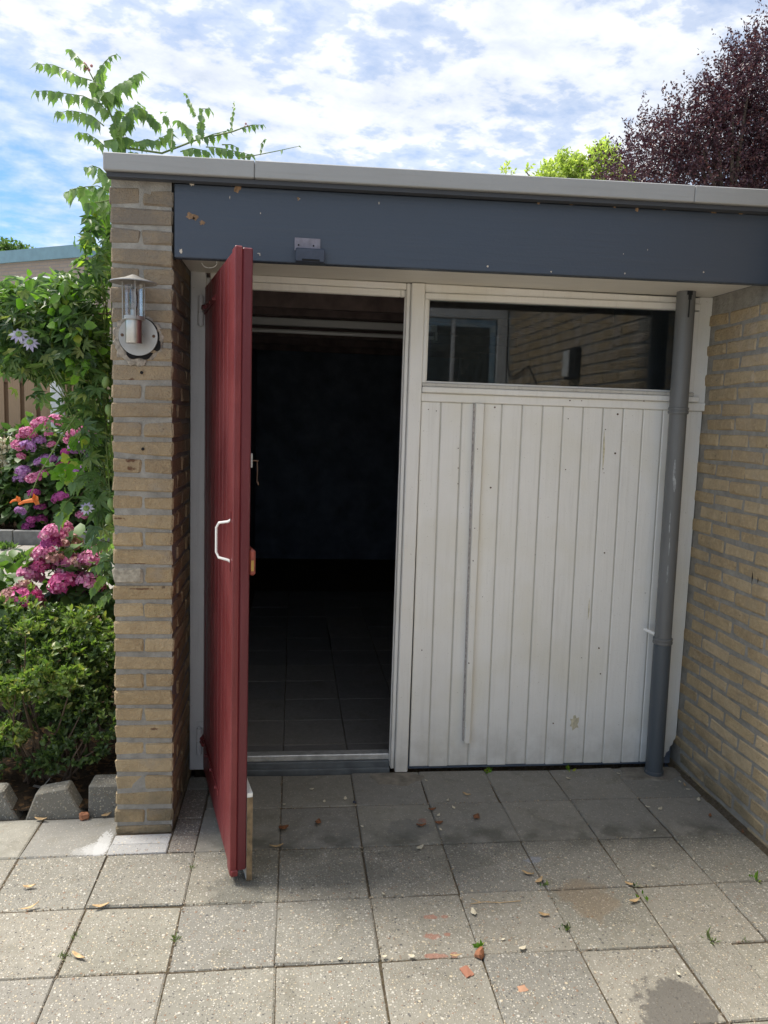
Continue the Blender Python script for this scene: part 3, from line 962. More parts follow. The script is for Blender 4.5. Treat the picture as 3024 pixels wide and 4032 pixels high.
# outer face lies at local y = 0 on the -y side (left of the direction of travel is +y, so outer face uses -y)
for k in range(len(edges) - 1):
    MB().box(edges[k] + .0018, edges[k + 1] - .0018, -.0005 - rng.uniform(0, .0012), .018, .045, 2.078).build('plank', M['red'], door, bevel=.0035, loc=(0, 0, 0))
MB().box(.744, DW, -.003, .020, .030, 2.083).build('plank', M['red'], door, bevel=.003, loc=(0, 0, 0), label='outermost plank at the free edge of the red door')
MB().box(.004, DW - .001, .0205, DT, .045, 2.080).build('door_core', M['red_edge'], door, bevel=.004, loc=(0, 0, 0))
MB().box(DW - .012, DW + .004, .0, .024, .028, .05).build('lip', M['red'], door, bevel=.003, loc=(0, 0, 0))
MB().box(.10, DW - .004, DT + .001, DT + .020, .005, .315).build('kick_board', M['white'], door, bevel=.001, loc=(0, 0, 0))
MB().box(DW - .0035, DW - .0015, DT + .001, DT + .020, .004, .300).build('board_edge', M['bare_wood'], door, loc=(0, 0, 0))
hp = [(.769, -.003, 1.235), (.765, -.012, 1.228), (.745, -.038, 1.222), (.735, -.045, 1.205), (.735, -.045, 1.125), (.745, -.038, 1.108), (.765, -.012, 1.103), (.769, -.003, 1.097)]
MB().tube(hp, .0042, 8).build('handle', M['white'], door, smooth=True, loc=(0, 0, 0))
MB().box(.762, .774, -.0065, -.003, 1.228, 1.262).box(.762, .774, -.0065, -.003, 1.066, 1.104).build('handle_plate', M['red'], door, bevel=.001, loc=(0, 0, 0))
MB().box(DW - .075, DW - .008, DT + .0005, DT + .021, 1.055, 1.140).build('lock_case', M['red_light'], door, bevel=.006, loc=(0, 0, 0))
MB().box(DW - .0085, DW - .0065, DT + .006, DT + .015, 1.070, 1.105).build('lock_plate', M['brass'], door, loc=(0, 0, 0))
MB().box(DW - .05, DW - .006, DT + .0005, DT + .007, 1.405, 1.450).build('catch_plate', M['satin'], door, bevel=.001, loc=(0, 0, 0))
MB().tube([(DW - .01, DT + .008, 1.427), (DW - .012, DT + .026, 1.427)], .002, 6).tube(
    [(DW - .012, DT + .022, 1.427), (DW - .014, DT + .024, 1.39), (DW - .012, DT + .022, 1.36), (DW - .004, DT + .026, 1.350), (DW - .002, DT + .024, 1.362)], .0016, 6).build('hook_latch', M['screw'], door, smooth=True, loc=(0, 0, 0))
for zz_, ln in ((1.990, .34), (.175, .50)):
    MB().prism([(0, zz_ - .022), (ln, zz_ - .010), (ln, zz_ + .010), (0, zz_ + .022)], .004, Matrix.Translation((0, -.0055, 0))).tube([(.02, -.012, zz_), (.06, -.008, zz_)], .008, 8).build('strap_hinge', M['red'], door, bevel=.001, loc=(0, 0, 0))
    b = MB()
    for q in (.33, .6, .9):
        b.lathe([(0, .006), (.007, .004), (.008, 0)], (ln * q, -.006, zz_), 8, Matrix.Rotation(RAD(90), 3, 'X'))
    b.build('bolt', M['red'], door, loc=(0, 0, 0))
    x, y = -.055, YF - .014
    MB().tube([(x, y, zz_ - .065), (x, y, zz_ - .012)], .0125, 12).tube([(x, y, zz_ - .009), (x, y, zz_ + .05)], .0125, 12).tube([(x, y, zz_ - .07), (x, y, zz_ + .056)], .007, 8).box(
        x - .014, x + .016, YF - .004, YF + .002, zz_ - .14, zz_ + .075).build('hinge_pin', M['jamb'], garage, smooth=True)
    MB().tube([(x + .008, y - .004, zz_ + .008), (x + .022, y - .012, zz_ + .008)], .010, 8).build('hinge_knuckle', M['red'], garage, smooth=True)

# ---------------------------------------------------------------- downpipe
dp = thing('downpipe', None, None)
dp.parent = garage
dp.location = Vector((1.99, .215, 0)) - GL
pz = lambda z: Vector((1.993 - .0155 * z, .222 - .012 * z, z))
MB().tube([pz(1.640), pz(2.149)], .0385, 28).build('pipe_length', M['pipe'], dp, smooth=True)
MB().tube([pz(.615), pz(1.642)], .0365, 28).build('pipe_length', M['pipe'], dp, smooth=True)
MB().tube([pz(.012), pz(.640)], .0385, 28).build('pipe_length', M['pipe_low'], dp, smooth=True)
for z in (1.652, .632):
    MB().tube([pz(z - .015), pz(z - .004)], .0425, 28).tube([pz(z + .0), pz(z + .010)], .0425, 28).tube([pz(z - .018), pz(z + .012)], .0405, 28).build('collar', M['pipe'], dp, bevel=.0015, smooth=True)
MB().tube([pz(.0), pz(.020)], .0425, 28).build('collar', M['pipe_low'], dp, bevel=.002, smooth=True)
MB().tube([pz(.656) + Vector((-.035, .01, 0)), pz(.668) + Vector((-.066, .05, 0))], .0075, 8).build('bracket', M['white'], dp)
b = MB()
for (a0, a1, z0, z1) in ((-125, -108, 1.33, 1.44), (-118, -100, 1.30, 1.36), (-128, -118, 1.12, 1.22), (-120, -112, 1.02, 1.10), (-122, -110, .90, .98)):
    vs_ = []
    for q in range(9):
        f = q / 8
        c0 = pz(z0 + (z1 - z0) * f)
        wq = (.3 + math.sin(math.pi * f)) * (a1 - a0) * .4 * rng.uniform(.6, 1.1)
        for am in (-1, 0, 1):
            a = RAD((a0 + a1) / 2 + am * wq)
            vs_.append((c0.x + .0369 * math.cos(a), c0.y + .0369 * math.sin(a), c0.z))
    b.put(vs_, [(q * 3 + k, q * 3 + k + 1, q * 3 + k + 4, q * 3 + k + 3) for q in range(8) for k in range(2)])
b.build('scuff_mark', M['scuff'], dp, smooth=True)
# tar run at the top
ca = pz(2.1)
b = MB()
for (a0, a1, z0, z1) in ((-112, -78, 2.128, 2.144), (-104, -84, 2.108, 2.129), (-100, -91, 2.050, 2.110), (-101, -91, 2.036, 2.052)):
    n = 5
    vs_ = []
    for zq in (z0, z1):
        c0 = pz(zq)
        for k in range(n):
            a = RAD(a0 + (a1 - a0) * k / (n - 1))
            vs_.append((c0.x + .0400 * math.cos(a), c0.y + .0400 * math.sin(a), zq))
    b.put(vs_, [(k, k + 1, n + k + 1, n + k) for k in range(n - 1)])
b.build('tar_run', M['tar'], dp, smooth=True)

# ================================================================ HOUSE ON THE RIGHT
house = thing('house', 'yellow brick house wall closing the corner beside the grey downpipe', 'house', (2.13, -1.4, 0))
HL = Vector(house.location)
MB().box(XR + .005, 2.4, -2.95, YF + .1, -.03, 2.118).box(XR + .005, 2.4, -.1185, YF + .1, 2.1185, 2.1475).box(XR + .005, 2.4, -2.95, -.225, 2.119, 2.62).build('wall_core', M['mortar'], house)
rb_me = meshes('brick', 10, .100, .206, .0505, M['brick_side'], bev=.0055, jit=.0024)
rest = MB()
pitch = .0640
cnt = 0
for c in range(-1, 41):
    z = 1.595 - .0640 * 24 + pitch * c
    par = (24 - c) % 2
    y0 = (.041 if par == 0 else .151) + .2175
    for m in range(16):
        yc = y0 - .109 - .2175 * m
        if yc > YF + .08:
            continue
        if z > 2.095 and (yc + .1 > -.23):
            continue
        if yc > -.62 and z < 2.13 and cnt < 200:
            cnt += 1
            brick(rng.choice(rb_me), XR + .05 + rng.uniform(-.0015, .0015), yc, z + rng.uniform(-.001, .001), house, off=HL)
        elif yc > -2.84:
            rest.box(XR + rng.uniform(0, .003), XR + .04, yc - .103, yc + .103, z - .025, z + .025)
b = MB()
for (u, v, h) in ((2961, 2275, 62), (2983, 2285, 30), (2983, 2335, 46)):
    p = at(u, v, 0, XR - .0008)
    k = h * 2.7 / F_PX * .5
    b.put([(p.x, p.y - .0012, p.z), (p.x, p.y, p.z + k), (p.x, p.y + .0012, p.z), (p.x, p.y, p.z - k), (p.x + .004, p.y, p.z)], [(0, 1, 2, 3), (0, 4, 1), (1, 4, 2), (2, 4, 3), (3, 4, 0)])
b.build('brick_crack', M['dark'], house)
rest.build('wall_bricks', M['brick_side'], house, kind='stuff')
# glazed front of the house in the corner beside the photographer (mirrored in the transom)
YW = -2.96
mx_ = lambda u, v: at(u, v, 1, 2 * .314 - YW)
xr1, xr0, ztop, zhd = 2.118, 2.035, mx_(1990, 1222).z, mx_(1990, 1262).z
xm = mx_(1787, 1450).x
MB().box(1.05, XR + .2, YW - .25, YW, ztop + .002, 2.62).box(xr1 + .002, XR + .004, YW - .25, YW, 0, ztop).build('wall_end', M['mortar'], house)
wf = MB().box(xr0, xr1, YW - .08, YW + .012, .0, ztop).box(1.05, xr0 - .001, YW - .08, YW + .01, zhd, ztop).box(xm - .025, xm + .005, YW - .08, YW + .004, .08, zhd - .001).box(1.05, xr0 - .001, YW - .08, YW + .01, 0, .079).box(1.05, 1.08, YW - .08, YW + .004, .08, zhd - .001).build('window_frame', M['jamb'], house, bevel=.004)
MB().box(xm + .006, xr0 - .001, YW - .045, YW - .035, .08, zhd - .001).build('pane', M['glass'], wf)
MB().box(1.081, xm - .026, YW - .045, YW - .035, .08, zhd - .001).build('pane', M['glass'], wf)
MB().box(xm - .1, xr1, YW - .62, YW - .60, 0, zhd).build('curtain', plain('curtain', (.11, .135, .135), .9), house)
MB().box(.95, 2.3, YW - 1.6, YW - 1.55, 0, 2.5).build('dark_room', M['inner'], house)
MB().box(XR - .06, 2.6, -3.3, -.23, 2.625, 2.69).build('roof_edge', M['trim'], house)
wb = thing('wall_sensor', 'narrow black and white box on the house wall, seen only mirrored in the transom pane', 'sensor', (XR, -1.33, 1.9))
MB().box(XR - .04, XR - .001, -1.385, -1.20, 1.87, 2.07).build('case', M['dark'], wb, bevel=.006)
MB().box(XR - .058, XR - .041, -1.38, -1.29, 1.885, 2.055).build('cover', M['tube'], wb, bevel=.004)
cb = MB().tube([(XR - .012, -2.92, 2.42), (XR - .012, -2.91, 2.1), (XR - .010, -2.85, 1.97), (XR - .008, -2.7, 1.96), (XR - .008, -2.3, 2.02), (XR - .008, -2.1, 1.9), (XR - .008, -1.95, 1.7)], .005, 6).build('cable', M['dark'], smooth=True)
tag(cb, 'thin dark cable clipped along the house wall, mirrored in the transom pane', 'cable')
# mortar foot along the house wall
b = MB()
for k in range(12):
    y = YF - .02 - k * .16
    b.hexa([(2.095 + rng.uniform(-.01, .008), y - .16, -.01), (2.14, y - .16, -.01), (2.14, y, -.01), (2.095 + rng.uniform(-.01, .008), y, -.01)],
           [(2.128, y - .16, .012), (2.14, y - .16, .014), (2.14, y, .014), (2.127, y, .012)])
b.build('wall_foot', M['joint'], house)

# ================================================================ THINGS ON THE GARAGE
# wall lantern
wl = thing('wall_lantern', 'brushed steel wall lantern with clear glass tube on the brick pier', 'lamp', (-.205, -.15, 1.84))
plate_c = at(546, 1325, 1, -.158)
Ry = Matrix.Rotation(RAD(90), 3, 'X')
MB().lathe([(0, -.012), (.060, -.012), (.0645, -.009), (.066, 0), (.066, .012), (0, .012)], plate_c, 40, Ry).build('back_plate', M['satin'], wl, smooth=True)
b = MB()
for sx_ in (-.053, .053):
    b.lathe([(0, .016), (.0045, .0155), (.0055, .013), (.0055, .010)], plate_c + Vector((sx_, 0, .002)), 10, Ry)
b.build('screw', M['screw'], wl, smooth=True)
LC = at(527, 1300, 1, -.235)
lx, ly = LC.x, LC.y
zz_ = lambda v: at(527, v, 1, -.235).z
zb0, zb1, zg1, zr0, zr1 = zz_(1352), zz_(1262), zz_(1118), zz_(1122), zz_(1092)
MB().tube([(lx, ly, (zb0 + zb1) / 2), (lx + .005, -.168, (zb0 + zb1) / 2)], .014, 12).build('arm', M['satin'], wl, smooth=True)
MB().lathe([(0, zb0), (.0265, zb0), (.0275, zb0 + .002), (.0275, zb1), (0, zb1)], (lx, ly, 0), 32).build('socket_cup', M['steel'], wl, smooth=True)
MB().lathe([(0, zb1), (.034, zb1), (.036, zb1 + .002), (.036, zb1 + .004), (.0335, zb1 + .005), (.0335, zb1 + .014), (.031, zb1 + .014), (.031, zb1 + .006), (0, zb1 + .006)], (lx, ly, 0), 32).build('collar', M['satin'], wl, smooth=True)
MB().lathe([(.0300, zb1 + .007), (.0300, zg1 + .004)], (lx, ly, 0), 32).build('glass_tube', M['lampglass'], wl, smooth=True)
for a in (20, 110, 200, 290):
    x, y = lx + .0355 * math.cos(RAD(a)), ly + .0355 * math.sin(RAD(a))
    MB().tube([(x, y, zb1 + .002), (x, y, zr0 + .008)], .0022, 8).build('rod', M['satin'], wl, smooth=True)
zrr = at(527, 1112, 1, -.235).z
MB().lathe([(0, zrr + .026), (.006, zrr + .025), (.030, zrr + .014), (.0755, zrr + .001), (.0765, zrr - .0025), (.074, zrr - .002), (.030, zrr + .009), (0, zrr + .020)], (lx, ly, 0), 40).build('lamp_hood', M['satin'], wl, smooth=True)
MB().tube([(lx, ly, zb1 + .004), (lx, ly, zb1 + .035)], .011, 14).build('lamp_holder', M['steel'], wl, smooth=True)
MB().lathe([(0, zb1 + .110), (.010, zb1 + .105), (.014, zb1 + .085), (.0135, zb1 + .05), (.011, zb1 + .036)], (lx, ly, 0), 16).build('light_bulb', M['bulb'], wl, smooth=True)
# cement patch and hole behind it
b = MB()
n = 90
ring_o, ring_i = [], []
for k in range(n):
    a = 2 * math.pi * k / n
    q = .081 * (1 + .06 * math.sin(3 * a + .6) + .04 * math.sin(7 * a) + .05 * math.sin(13 * a + 1) + .03 * math.sin(23 * a)) * (1.12 if math.sin(a) < 0 else 1.0)
    qi = .070 if not (math.sin(a) < -.2 and math.cos(a) > -.6) else .079 + .004 * math.sin(9 * a)
    ring_o.append(plate_c + Vector((q * math.cos(a) - .004, 0, q * math.sin(a) - .004)))
    ring_i.append(plate_c + Vector((qi * math.cos(a), 0, qi * math.sin(a))))
vs_ = []
for p in ring_o: vs_.append((p.x, -.1505, p.z))
for p, q in zip(ring_o, ring_i): vs_.append((p.x * .8 + q.x * .2, -.1528 - rng.uniform(0, .0012), p.z * .8 + q.z * .2))
for p in ring_i: vs_.append((p.x, -.1545, p.z))
for p in ring_i: vs_.append((p.x, -.1480, p.z))
b.put(vs_, [(r * n + k, r * n + (k + 1) % n, (r + 1) * n + (k + 1) % n, (r + 1) * n + k) for r in range(3) for k in range(n)])
b.build('mortar_patch', M['patch'], garage, smooth=True)
b = MB()
vs_ = [(plate_c.x, -.1532, plate_c.z)] + [(p.x * .995 + plate_c.x * .005, -.1532, p.z * .97 + plate_c.z * .03) for p in ring_i]
b.put(vs_, [(0, 1 + (k + 1) % n, 1 + k) for k in range(n)])
b.build('lamp_hole', M['dark'], garage)

# sensor holder on fascia
sb = thing('sensor_holder', 'small dark plastic holder with mauve plate on the navy fascia above the door', 'bracket', (.375, -.17, 2.15))
MB().box(.318, .408, -.1635, -.1585, 2.150, 2.193).build('plate', M['sensor_plate'], sb, bevel=.001)
MB().box(.322, .424, -.190, -.1640, 2.108, 2.154).build('case', M['sensor'], sb, bevel=.003)
MB().box(.345, .406, -.1925, -.1902, 2.111, 2.117).build('slot', M['dark'], sb)
b = MB()
for x in (.332, .384):
    b.lathe([(0, .0015), (.0032, .001), (.0032, 0)], (x, -.1636, 2.168), 8, Ry)
b.build('screw', M['dark'], sb)

# ================================================================ FOLIAGE TOOLS
def tpl_ellipse(w=.45, fold=.12, droop=.12):
    v = [(0, 0, 0), (w * .5, .32, fold), (w * .42, .68, fold * .7 - droop * .5), (0, 1, -droop), (-w * .42, .68, fold * .7 - droop * .5), (-w * .5, .32, fold), (0, .5, -droop * .1)]
    f = [(0, 1, 6), (1, 2, 6), (2, 3, 6), (3, 4, 6), (4, 5, 6), (5, 0, 6)]
    return np.array(v, float), f


def tpl_quad(w=.5):
    return np.array([(0, 0, 0), (w * .5, .45, .08), (0, 1, -.05), (-w * .5, .45, .08)], float), [(0, 1, 2), (0, 2, 3)]


def tpl_palmate(n=5):
    v, f = [], []
    for k in range(n):
        a = RAD(-75 + 150 * k / (n - 1))
        L = 1.0 - .28 * abs(k - (n - 1) / 2) / ((n - 1) / 2)
        d = np.array([math.sin(a), math.cos(a)])
        s = np.array([d[1], -d[0]]) * .13
        b = len(v)
        v += [(0, 0, 0), (*(d * L * .45 + s), .05), (*(d * L), -.10), (*(d * L * .45 - s), .05)]
        f += [(b, b + 1, b + 2), (b, b + 2, b + 3)]
    return np.array(v, float), f


def tpl_campsis():
    """pointed, toothed leaflet with a curled drip tip"""
    side = [(.11, .03), (.25, .14), (.20, .18), (.30, .28), (.22, .33), (.27, .43), (.18, .49), (.19, .56), (.09, .64), (.035, .84), (0, 1.0)]
    v, f = [(0, 0, 0)], []
    mid = [(0, y, -.05 * y * y * 2) for _, y in side]
    L = [(-x, y, .10 * (x / .3) - .10 * y * y) for x, y in side[:-1]]
    R = [(x, y, .10 * (x / .3) - .10 * y * y) for x, y in side[:-1]]
    v += mid + L + R
    nm, nl = len(mid), len(L)
    m = lambda i: 1 + i
    l = lambda i: 1 + nm + i
    r = lambda i: 1 + nm + nl + i
    f += [(0, m(0), l(0)), (0, r(0), m(0))]
    for i in range(nl - 1):
        f += [(l(i), m(i), m(i + 1), l(i + 1)), (m(i), r(i), r(i + 1), m(i + 1))]
    f += [(l(nl - 1), m(nl - 1), m(nm - 1)), (m(nl - 1), r(nl - 1), m(nm - 1))]
    return np.array(v, float), f


def norm(a):
    return a / np.maximum(np.linalg.norm(a, axis=-1, keepdims=True), 1e-9)


def leaf_mesh(name, P, D, N, S, tpl, mat, smooth=True, parent=None, kind=None, off=(0, 0, 0)):
    """P base points, D direction of the midrib, N approximate normal, S size"""
    tv, tf = tpl
    D = norm(D)
    X = norm(np.cross(D, N))
    Z = np.cross(X, D)
    n, k = len(P), len(tv)
    V = P[:, None, :] + S[:, None, None] * (tv[None, :, 0:1] * X[:, None, :] + tv[None, :, 1:2] * D[:, None, :] + tv[None, :, 2:3] * Z[:, None, :])
    V = V.reshape(-1, 3) - np.array(off)
    loops, starts, tot = [], [], []
    c = 0
    for f in tf:
        starts.append(c)
        tot.append(len(f))
        loops += list(f)
        c += len(f)
    loops, starts, tot = np.array(loops), np.array(starts), np.array(tot)
    A = (loops[None] + (np.arange(n) * k)[:, None]).ravel()
    B = (starts[None] + (np.arange(n) * c)[:, None]).ravel()
    me = bpy.data.meshes.new(name)
    me.vertices.add(n * k)
    me.vertices.foreach_set('co', V.astype(np.float32).ravel())
    me.loops.add(len(A))
    me.loops.foreach_set('vertex_index', A.astype(np.int32))
    me.polygons.add(len(B))
    me.polygons.foreach_set('loop_start', B.astype(np.int32))
    me.update(calc_edges=True)
    at_ = me.attributes.new('rnd', 'FLOAT', 'FACE')
    at_.data.foreach_set('value', np.repeat(nrg.random(n), len(tf)).astype(np.float32))
    if smooth:
        me.polygons.foreach_set('use_smooth', np.ones(len(B), bool))
    me.materials.append(mat)
    return link(name, me, parent, kind=kind)


def rdir(n, up=0.0):
    d = norm(nrg.normal(size=(n, 3)))
    d[:, 2] += up
    return norm(d)


TE, TQ, TP, TC = tpl_ellipse(), tpl_quad(), tpl_palmate(), tpl_campsis()
TB = tpl_ellipse(.75, .10, .15)


def rosettes(tips, dirs, per, size, spread=.9):
    """whorls of leaves round shoot tips"""
    n = len(tips)
    P = np.repeat(tips, per, 0)
    D0 = np.repeat(dirs, per, 0)
    side = rdir(n * per)
    side = norm(side - (side * D0).sum(1, keepdims=True) * D0)
    mixv = nrg.uniform(.25, spread + .4, (n * per, 1))
    D = norm(D0 + side * mixv)
    P = P - D0 * nrg.uniform(0, .5, (n * per, 1)) * size
    S = size * nrg.uniform(.65, 1.15, n * per)
    return P, D, D0 + .3 * nrg.normal(size=(n * per, 3)), S


def in_blobs(n, blobs, shell=.55):
    """random points in a union of ellipsoids, mostly near the surface"""
    wts = np.array([b[3] * b[4] + b[4] * b[5] + b[3] * b[5] for b in blobs])
    ix = nrg.choice(len(blobs), n, p=wts / wts.sum())
    d = rdir(n)
    r = shell + (1 - shell) * nrg.random(n) ** .7
    B = np.array(blobs)[ix]
    return B[:, :3] + d * B[:, 3:6] * r[:, None], norm(d / B[:, 3:6])


# ================================================================ GARDEN ON THE LEFT
soil = MB()
gx_, gy_ = np.linspace(-1.5, -.312, 20), np.linspace(-.02, 3.2, 40)
vs_, fs_ = [], []
for j, y in enumerate(gy_):
    for i, x in enumerate(gx_):
        vs_.append((x - .34 * max(0, y - .3), y, .035 + rng.uniform(-.012, .012)))
for j in range(39):
    for i in range(19):
        fs_.append((j * 20 + i, j * 20 + i + 1, (j + 1) * 20 + i + 1, (j + 1) * 20 + i))
soil.put(vs_, fs_)
so = soil.build('soil', M['soil'])
tag(so, 'dark soil of the planting bed beside the brick pier', kind='structure')

# edging stones
def edging(poly, d, x, y, lab, rz=0.0, mat='edging', bev=.006):
    t_ = thing('edging_stone', lab, 'kerb stone', (x, y, 0), (0, 0, rz), group='concrete edging stones along the planting bed')
    ob = MB().prism(poly, d).mesh('edging_stone', M[mat], bev)
    t_2 = link('stone', ob, t_, (0, 0, 0))
    return t_


edging([(-.115, -.02), (.115, -.02), (.045, .118), (-.070, .098)], .075, -.566, -.028, 'flat topped trapezoid edging stone with sloping shoulders, second from the brick pier')
edging([(-.115, -.02), (.115, -.02), (.055, .108), (-.075, .108)], .075, -.815, -.020, 'trapezoid edging stone at the left end of the front row')
edging([(-.062, -.02), (.062, -.02), (.062, .122), (-.058, .122)], .10, -.383, -.022, 'blocky upright edging stone touching the brick pier')
edging([(-.12, -.02), (.12, -.02), (.07, .14), (-.08, .14)], .08, -1.02, .55, 'edging stone standing behind the azalea at the left edge', RAD(75))
edging([(-.12, -.02), (.12, -.02), (.07, .14), (-.08, .14)], .08, -.98, .22, 'edging stone half hidden by azalea at the bed corner', RAD(80))

# azalea bushes
def clumps(n, box, r0, r1):
    return [(rng.uniform(box[0], box[1]), rng.uniform(box[2], box[3]), rng.uniform(box[4], box[5]), *(3 * [rng.uniform(r0, r1)])) for _ in range(n)]


def shrub(name, label, cat, blobs, ntips, per, size, mat, tpl, up, base, stems, group=None, new=None, newfrac=.15):
    t_ = thing(name, label, cat, base, group=group)
    P, Nn = in_blobs(ntips, blobs)
    keep = P[:, 2] > .06
    P, Nn = P[keep], Nn[keep]
    dirs = norm(Nn + np.array([0, 0, up]) + .35 * nrg.normal(size=P.shape))
    if new:
        top = (Nn[:, 2] > .25) & (nrg.random(len(P)) < newfrac * 3)
        leaf_mesh('new_leaves', *rosettes(P[top] + [0, 0, .01], dirs[top], per, size * 1.15), tpl, M[new], parent=t_, kind='stuff', off=base)
        P, dirs = P[~top], dirs[~top]
    leaf_mesh('leaves', *rosettes(P, dirs, per, size), tpl, M[mat], parent=t_, kind='stuff', off=base)
    b = MB()
    bx, by, bz = base
    for q in range(stems):
        i = rng.randrange(len(P))
        tip = Vector(P[i])
        s0 = Vector((bx + rng.uniform(-.06, .06), by + rng.uniform(-.05, .05), bz))
        mid_ = s0.lerp(tip, .5) + Vector((rng.uniform(-.05, .05), rng.uniform(-.05, .05), rng.uniform(-.02, .06)))
        b.tube([s0, s0.lerp(mid_, .6), mid_, tip], [.006, .005, .0035, .002], 5)
    b.build('stems', M['twig'], t_)
    return t_


shrub('azalea_bush', 'dense dark green azalea bush filling the bed left of the brick pier', 'bush',
      clumps(30, (-1.10, -.42, .25, .75, .30, .66), .07, .13) + clumps(20, (-1.0, -.40, .13, .45, .13, .36), .05, .09) + [(-.7, .6, .45, .35, .2, .2)],
      2100, 8, .031, 'azalea', TE, .55, (-.62, .42, .03), 20, new='azalea_new', newfrac=.12)
shrub('azalea_bush', 'yellow tipped azalea sprays in front of the darker azalea', 'bush',
      [(*at(u_, v_, 1, .10), rx_, .06, rz_) for (u_, v_, rx_, rz_) in ((150, 2665, .060, .022), (100, 2700, .055, .020), (30, 2705, .060, .030), (285, 2650, .060, .024), (250, 2700, .040, .018), (60, 2760, .050, .025), (40, 2890, .065, .035), (160, 2740, .03, .018), (180, 2645, .03, .014), (300, 2440, .05, .02), (110, 2470, .05, .02))],
      230, 9, .032, 'azalea_new', TE, .9, (-.70, .22, .03), 9)
shrub('azalea_bush', 'low azalea sprigs close to the ground behind the edging stones', 'bush',
      [(-.52, .14, .20, .13, .07, .06), (-.66, .12, .15, .10, .06, .04), (-.88, .10, .13, .09, .06, .05), (-.42, .18, .27, .08, .08, .08), (-.50, .22, .36, .10, .08, .07)],
      230, 8, .028, 'azalea', TE, .7, (-.56, .2, .03), 8)


# hydrangeas
def flower_head(r, nfl, mat, fs=.022, flat=.75):
    P = rdir(nfl)
    P[:, 2] = np.abs(P[:, 2]) * 1.0 - .35 * (nrg.random(nfl) < .35)
    P = norm(P)
    C = P * r * np.array([1, 1, flat]) * nrg.uniform(.80, 1.12, (nfl, 1))
    pts, D, N_, S = [], [], [], []
    t1 = norm(np.cross(P, rdir(nfl)))
    t2 = np.cross(P, t1)
    for k in range(4):
        a = math.pi / 2 * k
        d = t1 * math.cos(a) + t2 * math.sin(a) + P * nrg.uniform(.0, .6, (nfl, 1))
        pts.append(C)
        D.append(d)
        N_.append(P)
        S.append(np.full(nfl, fs) * nrg.uniform(.85, 1.15, nfl))
    ob = leaf_mesh('flower_head', np.concatenate(pts), np.concatenate(D), np.concatenate(N_), np.concatenate(S), tpl_quad(.95), M[mat])
    me = ob.data
    bpy.data.objects.remove(ob)
    return me


def hydrangea(name, label, heads, y, yj, base, hm, leafblobs, nleaf, lsize, scale=1.0):
    t_ = thing(name, label, 'bush', base)
    for (cu, cv, r, m) in heads:
        u, v = cu / 2.764, 1600 + cv / 2.764
        p = at(u, v, 1, y + rng.uniform(-yj, yj))
        k = r * (.78 if y < 2 else .84)
        me = rng.choice(hm[m])
        link('flower_head', me, t_, p - Vector(base), (rng.uniform(-.5, .3), rng.uniform(-.4, .4), rng.uniform(0, 6)), (k, k, k))
    P, Nn = in_blobs(nleaf, leafblobs, .35)
    D = norm(Nn + .6 * nrg.normal(size=P.shape) + [0, -.2, -.1])
    leaf_mesh('leaves', P, D, norm(Nn + np.array([0, 0, .8])), lsize * nrg.uniform(.6, 1.1, nleaf), TB, M['hydra'], parent=t_, kind='stuff', off=base)
    b = MB()
    for q in range(18):
        tip = Vector(P[rng.randrange(nleaf)])
        s0 = Vector(base) + Vector((rng.uniform(-.15, .15), rng.uniform(-.1, .1), 0))
        b.tube([s0, s0.lerp(tip, .5) + Vector((0, 0, .06)), tip], [.007, .005, .003], 5)
    b.build('stems', M['twig'], t_)
    return t_


HM = {m: [flower_head(1.0, 95, m, .30) for _ in range(2)] for m in ('pink', 'hotpink', 'dusty', 'violet', 'magenta')}
near = [(590, 1400, .078, 'pink'), (745, 1500, .080, 'dusty'), (480, 1610, .070, 'pink'), (600, 1660, .06, 'dusty'), (735, 1725, .088, 'pink'), (430, 1745, .062, 'hotpink'), (320, 1850, .078, 'pink'),
        (120, 2085, .070, 'dusty'), (290, 2075, .085, 'hotpink'), (700, 1930, .085, 'hotpink'), (620, 2040, .06, 'pink'), (1000, 1690, .080, 'pink'), (985, 1940, .082, 'pink'), (870, 1730, .06, 'dusty'),
        (560, 1500, .055, 'magenta'), (800, 1800, .05, 'magenta'), (880, 2060, .045, 'magenta'), (260, 1960, .05, 'dusty'), (430, 2130, .05, 'dusty'), (1080, 1560, .045, 'pink'), (700, 1310, .045, 'pink'),
        (230, 2440, .05, 'pink'), (920, 2500, .05, 'magenta')]
c0 = at(620 / 2.764, 1600 + 1850 / 2.764, 1, .95)
hydrangea('hydrangea_bush', 'pink hydrangea with large faded flower heads above the azalea, next to the brick pier', near, .92, .10, (-.95, .98, .03), HM,
          [(-.95, 1.05, .62, .40, .20, .25), (-.62, 1.0, .72, .28, .18, .26), (-1.2, 1.05, .50, .28, .15, .18)], 900, .085)
